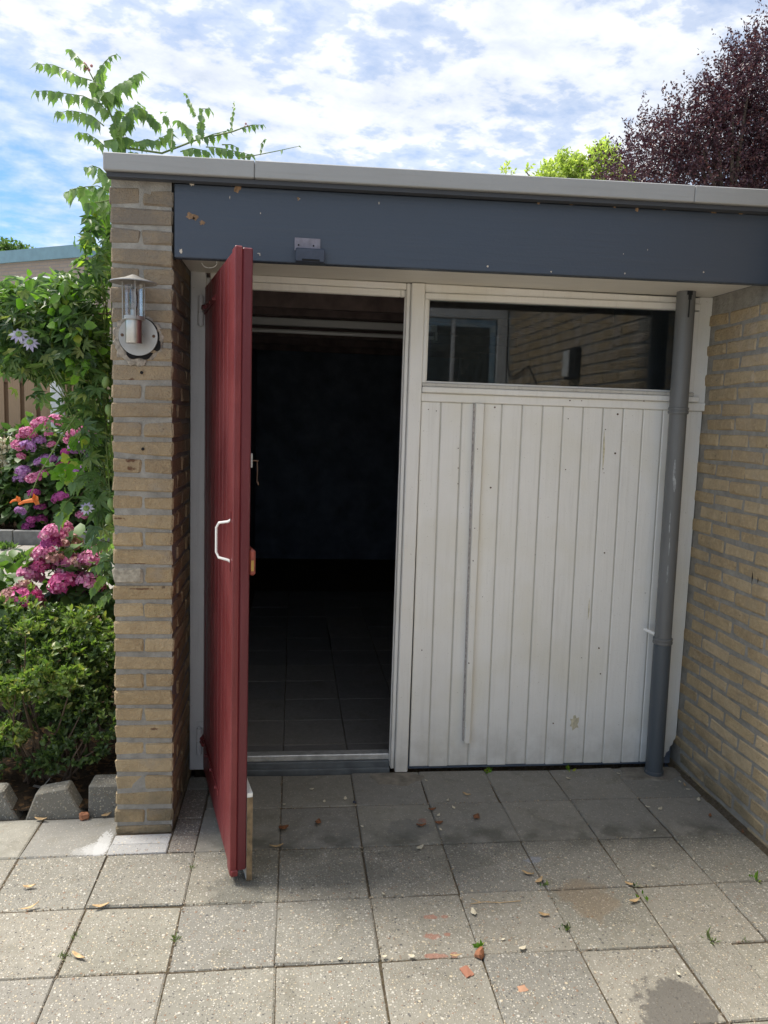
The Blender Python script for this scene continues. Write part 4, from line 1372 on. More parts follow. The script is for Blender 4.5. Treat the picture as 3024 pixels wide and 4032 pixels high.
far = [(430, 210, .11, 'pink'), (470, 175, .09, 'pink'), (300, 300, .11, 'pink'), (240, 330, .07, 'pink'), (200, 430, .09, 'pink'), (300, 440, .10, 'violet'), (425, 375, .085, 'violet'), (620, 165, .11, 'pink'), (710, 500, .06, 'magenta'),
       (510, 590, .11, 'violet'), (590, 585, .08, 'violet'), (430, 605, .07, 'violet'), (700, 660, .10, 'hotpink'), (250, 705, .09, 'violet'), (230, 800, .10, 'violet'), (370, 790, .10, 'pink'), (655, 1000, .105, 'magenta'), (440, 1090, .08, 'magenta'),
       (220, 1140, .07, 'violet'), (440, 1230, .09, 'magenta'), (310, 1310, .085, 'magenta'), (860, 450, .13, 'violet'), (930, 260, .08, 'pink'), (800, 310, .09, 'pink'), (765, 385, .09, 'pink'), (1000, 540, .07, 'violet'), (860, 700, .08, 'violet'),
       (890, 1190, .08, 'pink'), (370, 950, .08, 'magenta'), (230, 545, .06, 'pink'), (530, 300, .06, 'pink'), (1000, 330, .08, 'pink'), (560, 420, .06, 'pink'), (460, 740, .07, 'pink'), (340, 1240, .06, 'magenta')]
cf = at(560 / 2.764, 1600 + 700 / 2.764, 1, 6.5)
hydrangea('hydrangea_bush', 'big pink and violet hydrangea in the far bed before the wooden fence', far, 6.5, .15, (cf.x, 6.7, .1), HM,
          [(cf.x - .1, 6.9, cf.z, .85, .30, .62), (cf.x + .5, 6.9, cf.z + .1, .75, .30, .7), (cf.x, 6.8, .45, .9, .28, .35)], 2600, .13)

# climbing plants: passion flower over the wire at the pier
def in_px(n, ells, y0, y1):
    """points in ellipses measured in the photo, given real depth between y0 and y1 at their own place"""
    wts = np.array([e[2] * e[3] * (e[4] if len(e) > 4 else 1) for e in ells])
    ix = nrg.choice(len(ells), n, p=wts / wts.sum())
    th = nrg.random(n) * 2 * math.pi
    r = np.sqrt(nrg.random(n))
    out = np.zeros((n, 3))
    for i in range(n):
        e = ells[ix[i]]
        p = at(e[0] + e[2] * r[i] * math.cos(th[i]), e[1] + e[3] * r[i] * math.sin(th[i]), 1, .3)
        out[i] = (p.x, 0, p.z)
    out[:, 1] = nrg.uniform(y0, y1, n)
    return out


vine_base = (-.40, .25, .03)
pv = thing('passion_flower_vine', 'passion flower vine hanging over the wire left of the brick pier', 'climbing plant', vine_base)
ells = [(60, 1200, 130, 65), (200, 1185, 130, 50), (330, 1200, 95, 90), (100, 1330, 150, 90), (270, 1330, 140, 100), (370, 1360, 60, 130), (60, 1420, 90, 50, .6), (220, 1440, 110, 55, .7),
        (395, 1500, 48, 140, .8), (330, 1560, 60, 70, .4), (405, 1680, 34, 110, .6), (375, 1800, 36, 70, .25), (415, 1850, 26, 120, .6), (422, 2000, 25, 100, .5), (160, 1560, 40, 40, .25), (418, 950, 22, 90, .6), (405, 1060, 40, 60, .8),
        (30, 1135, 40, 18, .5), (110, 1120, 25, 22, .5), (230, 1125, 20, 25, .5), (290, 1110, 30, 30, .5), (260, 1620, 45, 60, .25), (210, 1680, 50, 35, .2), (425, 2150, 20, 70, .35)]
n = 1250
P = in_px(n, ells, .04, .45)
P = P[P[:, 0] < -.335]
n = len(P)
D = norm(nrg.normal(size=(n, 3)) * [1, .8, .5] + [0, -.35, -.55])
leaf_mesh('palmate_leaves', P, D, norm(np.array([0, -.7, .7]) + .5 * nrg.normal(size=(n, 3))), .070 * nrg.uniform(.6, 1.15, n), TP, M['vine'], parent=pv, kind='stuff', off=vine_base)
n = 1500
P = in_px(n, ells, .10, .45)
P = P[P[:, 0] < -.33]
n = len(P)
D = norm(nrg.normal(size=(n, 3)) + [0, -.2, -.4])
leaf_mesh('leaves', P, D, norm(np.array([0, -.5, .8]) + .6 * nrg.normal(size=(n, 3))), .034 * nrg.uniform(.6, 1.2, n), TE, M['vine'], parent=pv, kind='stuff', off=vine_base)
ell2 = [(310, 1190, 55, 40), (330, 1240, 40, 60), (290, 1280, 30, 35), (350, 1330, 40, 50), (400, 1020, 35, 40), (370, 1470, 45, 60), (400, 1400, 30, 90), (310, 1850, 50, 50), (380, 1740, 40, 60), (230, 1240, 40, 30), (40, 1160, 60, 20), (420, 880, 15, 60), (180, 1155, 80, 18)]
n = 330
P = in_px(n, ell2, .0, .30)
P = P[P[:, 0] < -.325]
n = len(P)
leaf_mesh('young_leaves', P, norm(nrg.normal(size=(n, 3)) + [0, -.3, -.4]), norm(np.array([0, -.6, .6]) + .5 * nrg.normal(size=(n, 3))), .045 * nrg.uniform(.6, 1.2, n), TB, M['vine_light'], parent=pv, kind='stuff', off=vine_base)
b = MB()
for k in range(34):
    e = rng.choice(ells)
    p0 = at(410 + rng.uniform(-15, 15), rng.uniform(1100, 2100), 1, .25)
    p1 = at(e[0] + rng.uniform(-1, 1) * e[2], e[1] + rng.uniform(-1, 1) * e[3], 1, rng.uniform(.05, .4))
    b.tube([p0, p0.lerp(p1, .5) + Vector((0, rng.uniform(-.05, .05), rng.uniform(-.05, .08))), p1], [.0028, .0022, .0014], 5)
for x in (-.355, -.37, -.40):
    b.tube([(x, .42, .02), (x + .01, .40, .8), (x - .01, .3, 1.5), (x, .28, 2.3)], [.006, .005, .004, .003], 6)
b.build('stems', M['green_stem'], pv)
for (cu, cv, s) in ((235 / 3.16, 1000 + 1000 / 3.16, 1), (372 / 3.16, 1000 + 1100 / 3.16, 1), (940 / 2.764, 1600 + 1110 / 2.764, .8)):
    c = at(cu, cv, 1, .02)
    n = 10
    a = np.arange(n) * 2 * math.pi / n
    nn = np.array([.1, -.85, .45]) / np.linalg.norm([.1, -.85, .45])
    t1 = norm(np.cross(nn, [0, 0, 1.0])[None])[0]
    t2 = np.cross(nn, t1)
    D = np.cos(a)[:, None] * t1 + np.sin(a)[:, None] * t2
    fo = leaf_mesh('passion_flower', np.tile(np.array(c), (n, 1)), D, np.tile(nn, (n, 1)), np.full(n, .036 * s) * nrg.uniform(.8, 1.1, n), tpl_ellipse(.36, .08, .25), M['lilac'], parent=pv, off=vine_base)
    lk = MB().lathe([(.002, .012), (.009, .008), (.012, .001), (.004, 0)], (0, 0, 0), 12).mesh('flower_centre', M['green_fruit'])
    q = Vector(nn).to_track_quat('Z', 'Y').to_euler()
    link('flower_centre', lk, fo, c - Vector(vine_base), q)
fm = MB().lathe([(0, 0), (.010, .006), (.0145, .02), (.013, .034), (.005, .046), (0, .048)], (0, 0, 0), 12).mesh('fruit', M['green_fruit'], smooth=True)
for (u, v) in ((420, 1480), (255, 1115), (255, 1100), (434, 1960), (436, 2020), (225, 1165), (425, 1590)):
    link('fruit', fm, pv, at(u, v, 1, .05) - Vector(vine_base), (math.pi, rng.uniform(-.3, .3), 0))
wire = MB().tube([(-.32, .30, 1.96), (-1.3, .32, 1.93), (-2.6, .34, 1.97)], .004, 6)
tag(wire.build('support_wire', M['screw'], None), 'taut wire carrying the passion flower vine from the pier', 'wire')

# trumpet vine: pinnate leaves, every leaflet its own piece
tb = (-.36, .42, .03)
tv_ = thing('trumpet_vine', 'trumpet vine with toothed pinnate leaves rising above the roof corner', 'climbing plant', tb)
lm = []
for k in range(4):
    ob = leaf_mesh('leaf', np.zeros((1, 3)), np.array([[0, 1.0, 0]]), np.array([[0, 0, 1.0]]), np.ones(1), TC, M['trumpet'])
    me = ob.data
    bpy.data.objects.remove(ob)
    for v in me.vertices:        # curl and twist
        y = v.co.y
        v.co.x += [.10, -.12, .04, -.05][k] * y * y
        v.co.z += [-.18, -.10, .10, -.25][k] * y * y
    lm.append(me)
A6 = lambda a, c: (100 + a / 2.4583, 150 + c / 2.4583)
A1 = lambda a, c: (a / 1.0972, c / 1.0972)
NLEAF = 0
MORE = []


def spray(pts, n, size, y0=.30, y1=.40, conv=A6, term=True, droop=1.0, mat=None):
    """a leaf stalk through the given points with pairs of hanging leaflets"""
    global NLEAF
    W_ = [at(*conv(*p), 1, y0 + (y1 - y0) * i / (len(pts) - 1)) for i, p in enumerate(pts)]
    stalk.tube(W_, [.0026] + [.0018] * (len(W_) - 2) + [.0009], 5)
    seg = [0]
    for i in range(1, len(W_)):
        seg.append(seg[-1] + (W_[i] - W_[i - 1]).length)
    for k in range(n):
        s = seg[-1] * (k + .7) / n
        i = max(j for j in range(len(seg)) if seg[j] <= s + 1e-9)
        i = min(i, len(W_) - 2)
        f = (s - seg[i]) / max(1e-6, seg[i + 1] - seg[i])
        p = W_[i].lerp(W_[i + 1], f)
        tdir = (W_[i + 1] - W_[i]).normalized()
        for sd_ in (-1, 1):
            side = Vector((0, sd_, 0))
            d = (Vector((0, 0, -1)) * droop * rng.uniform(.7, 1.2) + side * rng.uniform(.15, .7) + tdir * rng.uniform(.1, .6)).normalized()
            nr = Vector((rng.uniform(-.6, .6), -1, rng.uniform(-.1, .7)))
            nr = (nr - d * nr.dot(d)).normalized()
            X = d.cross(nr)
            Mx = Matrix((X, d, X.cross(d))).transposed()
            sz = size * rng.uniform(.75, 1.15) * (1 - .35 * abs(2 * (k + .5) / n - .9))
            if NLEAF >= 298:
                MORE.append((p, d, nr, sz))
            else:
                link('leaf', rng.choice(lm), tv_, p + side * .003 - Vector(tb), Mx.to_euler(), (sz, sz, sz))
                NLEAF += 1
    if term and NLEAF < 298:
        d = (tdir + Vector((0, 0, -.5))).normalized()
        nr = Vector((.2, -.7, .6))
        nr = (nr - d * nr.dot(d)).normalized()
        X = d.cross(nr)
        link('leaf', rng.choice(lm), tv_, W_[-1] - Vector(tb), Matrix((X, d, X.cross(d))).transposed().to_euler(), (size * .9,) * 3)
        NLEAF += 1


stalk = MB()
stalk.tube([Vector((-.36, .42, .03)), Vector((-.37, .40, 1.5)), at(*A6(960, 1060), 1, .40), at(*A6(910, 930), 1, .38), at(*A6(780, 640), 1, .36), at(*A6(700, 480), 1, .35), at(*A6(600, 290), 1, .34)], [.008, .007, .006, .005, .004, .0035, .002], 6)
stalk.tube([at(*A6(960, 1060), 1, .40), at(*A1(700, 662), 1, .38), at(*A1(860, 600), 1, .36), at(*A1(1000, 570), 1, .34), at(*A1(1070, 545), 1, .34)], [.005, .004, .0035, .003, .002], 6)
S0 = .072
spray([(640, 410), (520, 375), (420, 320), (270, 260), (130, 250)], 7, S0 * .85)
spray([(700, 630), (560, 560), (420, 540), (200, 510), (110, 515)], 8, S0 * .92)
spray([(760, 850), (640, 750), (540, 720), (450, 705), (330, 720)], 6, S0 * .95)
spray([(780, 1060), (700, 985), (600, 925), (520, 915)], 5, S0 * .75)
spray([(600, 290), (540, 220), (480, 150), (440, 110)], 4, S0 * .8)
spray([(660, 400), (720, 300), (770, 230), (830, 175), (880, 160)], 6, S0 * .62)
spray([(780, 560), (870, 470), (980, 420), (1060, 360), (1120, 340)], 8, S0 * .95)
spray([(720, 500), (760, 530), (830, 520), (890, 560)], 5, S0 * 1.15)
spray([(700, 470), (660, 420), (720, 350), (730, 340)], 3, S0 * 1.2)
spray([(900, 900), (960, 780), (1030, 680), (1090, 640)], 6, S0 * 1.1)
spray([(1040, 700), (1130, 680), (1200, 750), (1270, 820)], 6, S0 * 1.0)
spray([(760, 1000), (860, 980), (980, 960), (1090, 1010)], 6, S0 * .95)
spray([(900, 940), (870, 840), (880, 730), (900, 700)], 4, S0 * 1.25)
spray([(1080, 1010), (1180, 980), (1250, 1000), (1380, 930)], 6, S0 * .9)
spray([(800, 720), (730, 640), (690, 560), (690, 520)], 4, S0 * 1.15)
spray([(740, 640), (745, 570), (715, 490)], 3, S0 * .9, conv=A1)
spray([(830, 610), (820, 560), (790, 530), (770, 520)], 4, S0 * .85, conv=A1)
spray([(850, 605), (870, 540), (870, 470), (900, 470)], 6, S0 * .85, conv=A1)
spray([(845, 500), (825, 450), (805, 405)], 5, S0 * .5, conv=A1)
spray([(890, 635), (950, 640), (1020, 655), (1080, 668)], 7, S0 * .75, conv=A1)
spray([(870, 600), (920, 580), (980, 565)], 4, S0 * .75, conv=A1)
spray([(1000, 570), (1000, 520), (1010, 470), (1012, 440)], 6, S0 * .42, conv=A1)
spray([(1040, 555), (1090, 540), (1135, 540)], 5, S0 * .5, conv=A1)
spray([(780, 655), (830, 640), (880, 650), (900, 660)], 5, S0 * .85, conv=A1)
spray([(1040, 683), (1120, 668), (1200, 652), (1290, 632)], 1, S0 * .3, conv=A1)
spray([(1125, 668), (1130, 620), (1145, 600)], 3, S0 * .35, conv=A1)
spray([(960, 625), (1000, 625), (1030, 640)], 3, S0 * .5, conv=A1)
spray([(790, 1330), (720, 1260), (650, 1235), (590, 1260)], 3, S0 * .85, y0=.25, y1=.1)
spray([(810, 1480), (700, 1430), (580, 1440), (470, 1460), (400, 1490)], 5, S0 * 1.15, y0=.2, y1=.05)
spray([(810, 1570), (700, 1590), (590, 1600)], 3, S0 * 1.1, y0=.15, y1=.05)
spray([(800, 1400), (770, 1350), (760, 1320)], 2, S0 * 1.0, y0=.25, y1=.1)
A4 = lambda a, c: (a / 2.764, 1600 + c / 2.764)
spray([(1190, 1480), (1120, 1460), (1020, 1530)], 3, S0 * .9, conv=A4, y0=.1, y1=.0)
spray([(1190, 1680), (1130, 1690), (1060, 1740)], 3, S0 * .8, conv=A4, y0=.1, y1=.0)
spray([(1200, 1830), (1120, 1850), (1000, 1990)], 4, S0 * .9, conv=A4, y0=.1, y1=.0)
spray([(1200, 2010), (1150, 2050), (1080, 2120)], 3, S0 * .8, conv=A4, y0=.1, y1=.0)
spray([(930, 740), (850, 760), (780, 850)], 2, S0 * 1.2, conv=A4, y0=.1, y1=.0)
spray([(800, 980), (720, 1050), (640, 1180)], 2, S0 * 1.4, conv=A4, y0=.1, y1=.0)
stalk.tube([at(300, 1636, 1, .05), at(240, 1720, 1, .0), at(155, 1868, 1, -.02), at(115, 1962, 1, -.02)], [.0030, .0028, .0022, .0016], 6)
stalk.build('stems', M['green_stem'], tv_)
TV_ELLS = [(408, 740, 18, 70), (385, 800, 34, 55), (405, 860, 22, 60), (370, 860, 34, 22), (412, 960, 18, 60), (395, 1010, 25, 35), (480, 575, 50, 22, .8)]
n = 120
P = in_px(n, TV_ELLS, .25, .5)
P = P[(P[:, 0] < -.335) | (P[:, 2] > 2.47)]
n = len(P)
D = norm(np.stack([nrg.normal(0, .45, n), nrg.normal(0, .4, n), np.full(n, -1.0)], 1))
Nn = norm(np.array([0, -1, .3]) + .5 * nrg.normal(size=(n, 3)))
S = .068 * nrg.uniform(.7, 1.15, n)
if MORE:
    P = np.concatenate([P, np.array([list(m[0]) for m in MORE])])
    D = np.concatenate([D, np.array([list(m[1]) for m in MORE])])
    Nn = np.concatenate([Nn, np.array([list(m[2]) for m in MORE])])
    S = np.concatenate([S, np.array([m[3] for m in MORE])])
leaf_mesh('leaves', P, D, Nn, S, TC, M['trumpet'], parent=tv_, kind='stuff', off=tb)
# buds and orange flowers
b = MB()
for (a, c) in ((600, 290), (580, 300), (640, 270), (570, 250), (615, 310), (585, 265)):
    p = at(*A6(a, c), 1, .33)
    b.lathe([(0, -.006), (.005, -.003), (.006, .002), (.002, .007), (0, .008)], p, 8)
for (a, c) in ((1062, 535), (1070, 545), (1058, 548)):
    p = at(*A1(a, c), 1, .33)
    b.lathe([(0, -.005), (.004, -.002), (.004, .002), (0, .006)], p, 8)
b.build('bud', M['dusty'], tv_, smooth=True)
for (p0, p1, s) in (((205, 1065), (370, 1020), 1.0), ((110, 1050), (190, 1015), .6)):
    q0, q1 = at(*A4(*p0), 1, -.02), at(*A4(*p1), 1, -.03)
    dd_ = (q1 - q0).normalized()
    b = MB().tube([q0, q0.lerp(q1, .35) + Vector((0, 0, .004)), q1], [.004 * s, .006 * s, .009 * s], 10)
    fl_ = b.build('orange_flower', M['orange'], tv_, smooth=True)
    n = 5
    side = dd_.cross(Vector((0, 1, 0))).normalized()
    oth = dd_.cross(side)
    D = np.array([list(side * math.cos(a) + oth * math.sin(a) + dd_ * .5) for a in [2 * math.pi * k / n for k in range(n)]])
    leaf_mesh('petals', np.tile(np.array(q1), (n, 1)), D, np.tile(np.array(dd_), (n, 1)), np.full(n, .026 * s), tpl_ellipse(.9, .05, .2), M['orange'], parent=tv_, off=tb)

# far bed, kerb, path, fence -------------------------------------
bed = MB().box(-13.2, -.6, 6.38, 9.2, -.04, .09).build('garden_bed', M['soil'])
tag(bed, 'raised soil bed in front of the wooden fence', kind='structure')
for k in range(9):
    x = -4.9 + k * .5
    t_ = MB().box(x + .004, x + .494, 6.30, 6.375, -.05, .155 + rng.uniform(-.004, .004)).build('bed_kerb', M['kerb'], bevel=.006)
    tag(t_, 'grey concrete kerb slab edging the far flower bed', 'kerb', 'grey kerb slabs along the far bed')
pth = MB().box(-5.2, -.35, -.03, 6.29, -.05, -.012).build('path', M['joint'])
tag(pth, 'paved garden path behind the hydrangeas', kind='structure')
pm = [rough_box('path_tile', .596, .296, .04, M['tile_path'], .004, .001, k) for k in range(3)]
for j in range(17):
    for i in range(8):
        x = -4.9 + .606 * i + (.303 if j % 2 else 0)
        y = 1.25 + .303 * j
        if x + .3 > -1.15 - .33 * (y - .3) + .3 and y < 3.4 or x > -.7:
            continue
        lay(rng.choice(pm), x, y, par=pth, name='path_tile', dz=-.003)
# weeds on the path near the kerb
def tuft(name, label, cat, x, y, z, n, h, mat, group=None, spreadr=.02):
    P = np.stack([x + nrg.normal(0, spreadr, n), y + nrg.normal(0, spreadr, n), np.full(n, z)], 1)
    D = norm(nrg.normal(size=(n, 3)) * [.7, .7, .1] + [0, 0, 1.0])
    o = leaf_mesh(name, P - np.array([x, y, z]), D, rdir(n), h * nrg.uniform(.5, 1.1, n), tpl_quad(.14 if mat == 'grass' else .5), M[mat])
    o.location = (x, y, z)
    return tag(o, label, cat, group)


for (u, v, lab) in ((20, 2160, 'tuft of green weeds against the far kerb at the left edge'), (55, 2210, 'smaller tuft of weeds on the far path'), (85, 2205, 'flat weed in a joint of the far path')):
    p = at(u, v, 2, 0)
    tuft('weed', lab, 'weed', p.x, p.y, 0, 60, .10, 'far_leaf', spreadr=.03)
p = at(600 / 2.764, 1600 + 1305 / 2.764, 1, 6.6)
for k, (dx, lab) in enumerate(((-.05, 'larger white boulder lying in the far bed'), (.09, 'smaller white boulder beside the larger one'))):
    o = link('boulder', rough_box('boulder', .17 - .05 * k, .12, .10 - .02 * k, M['white_stone'], .035, .008, k), None, (p.x + dx, p.y + .03 * k, .13))
    tag(o, lab, 'stone')
# grasses and roses at far left
for k, (x, lab) in enumerate(((-4.05, 'arching tuft of long grass at the left end of the far bed'), (-3.55, 'second tuft of long grass below the hydrangea'))):
    tuft('grass_clump', lab, 'grass', x, 6.8, .08, 130, .62, 'grass', spreadr=.10)
rs = at(30, 1800, 1, 7.0)
rt = shrub('rose_bush', 'cream flowering rose bush before the fence at the left edge', 'bush', [(rs.x, 7.0, rs.z, .34, .2, .42), (rs.x - .2, 7.0, rs.z - .35, .3, .2, .4)], 500, 6, .055, 'rose_leaf', TE, .4, (rs.x, 7.0, .1), 16)
cm = [flower_head(1.0, 14, 'cream', .55) for _ in range(2)]
for (a, c) in ((60, 400), (20, 430), (120, 440), (30, 480), (60, 490), (10, 520), (130, 385), (10, 575), (70, 640), (5, 385), (60, 640), (165, 480), (15, 600), (100, 375)):
    q = at(*A4(a, c), 1, 6.85)
    link('rose_flower', rng.choice(cm), rt, q - Vector((rs.x, 7.0, .1)), (rng.uniform(-.8, 0), 0, 0), (.05,) * 3)

fen = thing('wooden_fence', 'weathered wooden fence of overlapping upright planks behind the far bed', 'fence', (-3.6, 7.7, 0))
zt_ = at(40, 1460, 1, 7.7).z
x = -13.0
k = 0
while x < -.6:
    MB().box(x, x + .145, 7.70, 7.72, .12, zt_ - .04 + rng.uniform(-.004, .004)).build('plank', M['fence'], fen, bevel=.003)
    MB().box(x + .10, x + .245, 7.745, 7.765, .12, zt_ - .045).build('plank', M['fence_dark'], fen, bevel=.003)
    x += .20
    k += 1
MB().box(-13.0, -.6, 7.69, 7.78, zt_ - .036, zt_).build('top_rail', M['fence'], fen, bevel=.004)
MB().box(-13.0, -.6, 7.722, 7.742, zt_ - .15, zt_ - .05).box(-13.0, -.6, 7.722, 7.742, .3, .4).build('rail', M['fence_dark'], fen)
for (x, lab) in ((at(222, 1500, 1, 7.5).x, 'slim white post standing just before the wooden fence'),):
    o = MB().box(x - .07, x + .07, 7.46, 7.60, 0, zt_ + .35).build('post', M['jamb'], None, bevel=.01)
    tag(o, lab, 'post')

# far house beyond the fence
fh = thing('far_house', 'flat roofed brick house beyond the fence with a blue grey roof edge', 'house', (-3.7, 13, 0))
c1 = at(340, 1012, 1, 13.0)
H = c1.z
xa, ya = c1.x, 13.0
left_end = Vector((xa - 5.2, ya + 3.2, 0))
right_end = Vector((xa + 6.0, ya + 4.6, 0))


def far_wall(p0, p1, h, name):
    me = bpy.data.meshes.new(name)
    L = (p1 - p0).length
    me.from_pydata([p0, p1, p1 + Vector((0, 0, h)), p0 + Vector((0, 0, h))], [], [(0, 1, 2, 3)])
    uv = me.uv_layers.new()
    for i, c in enumerate(((0, 0), (L, 0), (L, h), (0, h))):
        uv.data[i].uv = c
    me.materials.append(M['farbrick'])
    o = link(name, me, fh, -Vector(fh.location))
    s = o.modifiers.new('depth', 'SOLIDIFY')
    s.thickness = .2
    s.offset = -1
    return o


corner = Vector((xa, ya, 0))
far_wall(left_end, corner, H, 'wall')
far_wall(corner, right_end, H, 'wall')
for p0, p1 in ((left_end, corner), (corner, right_end)):
    d = (p1 - p0).normalized()
    nrm = Vector((d.y, -d.x, 0)) * .05
    b = MB()
    b.hexa([p0 + nrm + Vector((0, 0, H)), p1 + nrm + Vector((0, 0, H)), p1 - nrm * 5 + Vector((0, 0, H)), p0 - nrm * 5 + Vector((0, 0, H))],
           [p0 + nrm + Vector((0, 0, H + .24)), p1 + nrm + Vector((0, 0, H + .24)), p1 - nrm * 5 + Vector((0, 0, H + .24)), p0 - nrm * 5 + Vector((0, 0, H + .24))])
    b.build('roof_edge', M['blue_trim'], fh)
MB().put([left_end + Vector((0, 0, H + .15)), corner + Vector((0, 0, H + .15)), right_end + Vector((0, 0, H + .15)), left_end + Vector((4, 5, H + .15))], [(0, 1, 2, 3)]).build('roof', M['roofing'], fh)

# street lamp
lp = at(180, 1112, 1, 11.0)
sl = thing('street_lamp', 'mushroom shaped grey street lamp showing above the vines', 'street lamp', (lp.x, 11.0, 0))
MB().lathe([(0, .09), (.10, .085), (.20, .05), (.245, .01), (.25, 0), (.235, -.004), (.20, -.01)], lp, 32).build('lamp_cap', M['lampgrey'], sl, smooth=True)
MB().lathe([(.20, -.011), (.15, -.16), (.06, -.28), (0, -.28)], lp, 24).build('lamp_globe', M['lampgrey'], sl, smooth=True)
MB().tube([(lp.x, 11, 0), (lp.x, 11, lp.z - .26)], .045, 12).build('pole', M['lampgrey'], sl, smooth=True)


# ================================================================ TREES
def tree(name, label, base, blobs, nshoot, per, leaf, slen, mat, tpl=TQ, up=.5, trunk_r=.14, group=None, sel=None):
    t_ = thing(name, label, 'tree', base, group=group)
    P, Nn = in_blobs(nshoot, blobs, .45)
    if sel is not None:
        k = sel(P)
        P, Nn = P[k], Nn[k]
    n = len(P)
    d = norm(Nn * .8 + np.array([0, 0, up]) + .45 * nrg.normal(size=P.shape))
    tt = nrg.random((n, per))
    L = slen * nrg.uniform(.5, 1.3, (n, 1))
    pts = P[:, None] + d[:, None] * (tt * L)[..., None] + nrg.normal(0, slen * .035, (n, per, 3))
    D = norm(np.repeat(d[:, None], per, 1) * .7 + .75 * nrg.normal(size=(n, per, 3)) + [0, 0, -.25])
    leaf_mesh('crown', pts.reshape(-1, 3), D.reshape(-1, 3), rdir(n * per, .6), leaf * nrg.uniform(.6, 1.2, n * per), tpl, M[mat], parent=t_, off=base)
    b = MB()
    bz = Vector(base)
    top = Vector(np.mean(np.array(blobs)[:, :3], 0))
    b.tube([bz, bz.lerp(top, .3), bz.lerp(top, .6), top], [trunk_r, trunk_r * .8, trunk_r * .6, trunk_r * .3], 10)
    for k in range(26):
        tip = Vector(P[rng.randrange(n)])
        s0 = bz.lerp(top, rng.uniform(.3, .9))
        b.tube([s0, s0.lerp(tip, .5) + Vector((0, 0, .15)), tip], [trunk_r * .32, trunk_r * .2, trunk_r * .07], 6)
    b.build('trunk', M['bark'], t_)
    return t_


# purple plum: lobes measured at 9 m depth
pl = []
for (u, v, r) in ((2610, 470, 42), (2700, 430, 45), (2540, 590, 45), (2860, 370, 75), (2940, 250, 70), (2760, 450, 70), (2640, 530, 60), (2960, 330, 105), (2880, 420, 105), (2980, 520, 130), (2800, 520, 110), (2900, 640, 150), (2720, 600, 100), (2620, 640, 85), (2540, 660, 60), (2780, 690, 130), (3050, 250, 120), (3060, 450, 160), (2650, 720, 100), (3000, 700, 150),
                  (3180, 350, 170), (3250, 550, 200), (3120, 650, 180), (3350, 700, 230), (2490, 690, 40), (3010, 190, 60), (2600, 560, 50), (2500, 640, 45), (2560, 700, 80), (2460, 720, 45), (2700, 520, 60), (2780, 440, 60), (2900, 300, 60)):
    c = at(u, v, 1, 9.0)
    rr = r / F_PX * 12.2
    pl.append((c.x, 9.2 + rng.uniform(-.5, .6), c.z, rr, rr * 1.25, rr))
for (x, y, z, r) in ((8.6, 10.4, 4.4, 1.6), (9.6, 9.6, 4.8, 1.4), (7.9, 9.8, 3.8, 1.3), (9.2, 10.6, 6.0, 1.3)):
    pl.append((x, y, z, r, r, r))
tree('plum_tree', 'purple leaved plum tree rising over the roof at the right', (8.4, 9.8, 0), pl, 8200, 19, .058, .46, 'purple', TQ, .55, .16)
gl = []
for (u, v, r) in ((2360, 665, 50), (2265, 670, 42), (2150, 705, 34), (2420, 690, 50), (2215, 640, 20), (2235, 610, 12), (2370, 620, 24), (2345, 610, 18), (2000, 695, 8), (1990, 675, 6), (2050, 700, 8), (2110, 708, 16), (2470, 720, 50), (2330, 760, 90), (2200, 770, 60)):
    c = at(u, v, 1, 17.0)
    rr = r / F_PX * 20.5
    gl.append((c.x, 17.0 + rng.uniform(-.4, .4), c.z, rr, rr, rr))
tree('maple_tree', 'bright yellow green tree behind the roof beside the purple one', (7.6, 17.0, 0), gl, 1700, 12, .11, .24, 'lime_leaf', TQ, .9, .18)
ft = []
for (u, v, r) in ((30, 1040, 45), (90, 1030, 40), (60, 1010, 30), (-30, 1020, 60), (110, 1050, 20)):
    c = at(u, v, 1, 24.0)
    rr = r / F_PX * 27
    ft.append((c.x, 24.0, c.z, rr, rr, rr))
tree('distant_tree', 'pale green tree top beyond the far house at the left edge', (ft[0][0], 24.0, 0), ft, 420, 12, .15, .30, 'far_leaf', TQ, .6, .2)


# ================================================================ LITTER AND WEEDS ON THE TILES
def curled(name, label, cat, x, y, L, wid, mat, rz, curl=.5, group=None, z=.003):
    n = 7
    vs_, fs_ = [], []
    for i in range(n):
        t_ = i / (n - 1)
        ww = wid * math.sin(math.pi * min(.97, max(.04, t_)) ** .8) * .5
        zc_ = curl * L * (abs(t_ - .5) ** 1.6)
        for s_ in (-1, 0, 1):
            vs_.append(((t_ - .5) * L, s_ * ww, zc_ + abs(s_) * wid * curl * .5 + .001 + rng.uniform(0, .001)))
    for i in range(n - 1):
        for s_ in range(2):
            a = i * 3 + s_
            fs_.append((a, a + 3, a + 4, a + 1))
    me = bpy.data.meshes.new(name)
    me.from_pydata(vs_, [], fs_)
    me.materials.append(M[mat])
    me.shade_smooth()
    o = link(name, me, None, (x, y, z), (rng.uniform(-.15, .15), rng.uniform(-.15, .15), rz))
    so_ = o.modifiers.new('thick', 'SOLIDIFY')
    so_.thickness = .0012
    return tag(o, label, cat, group)


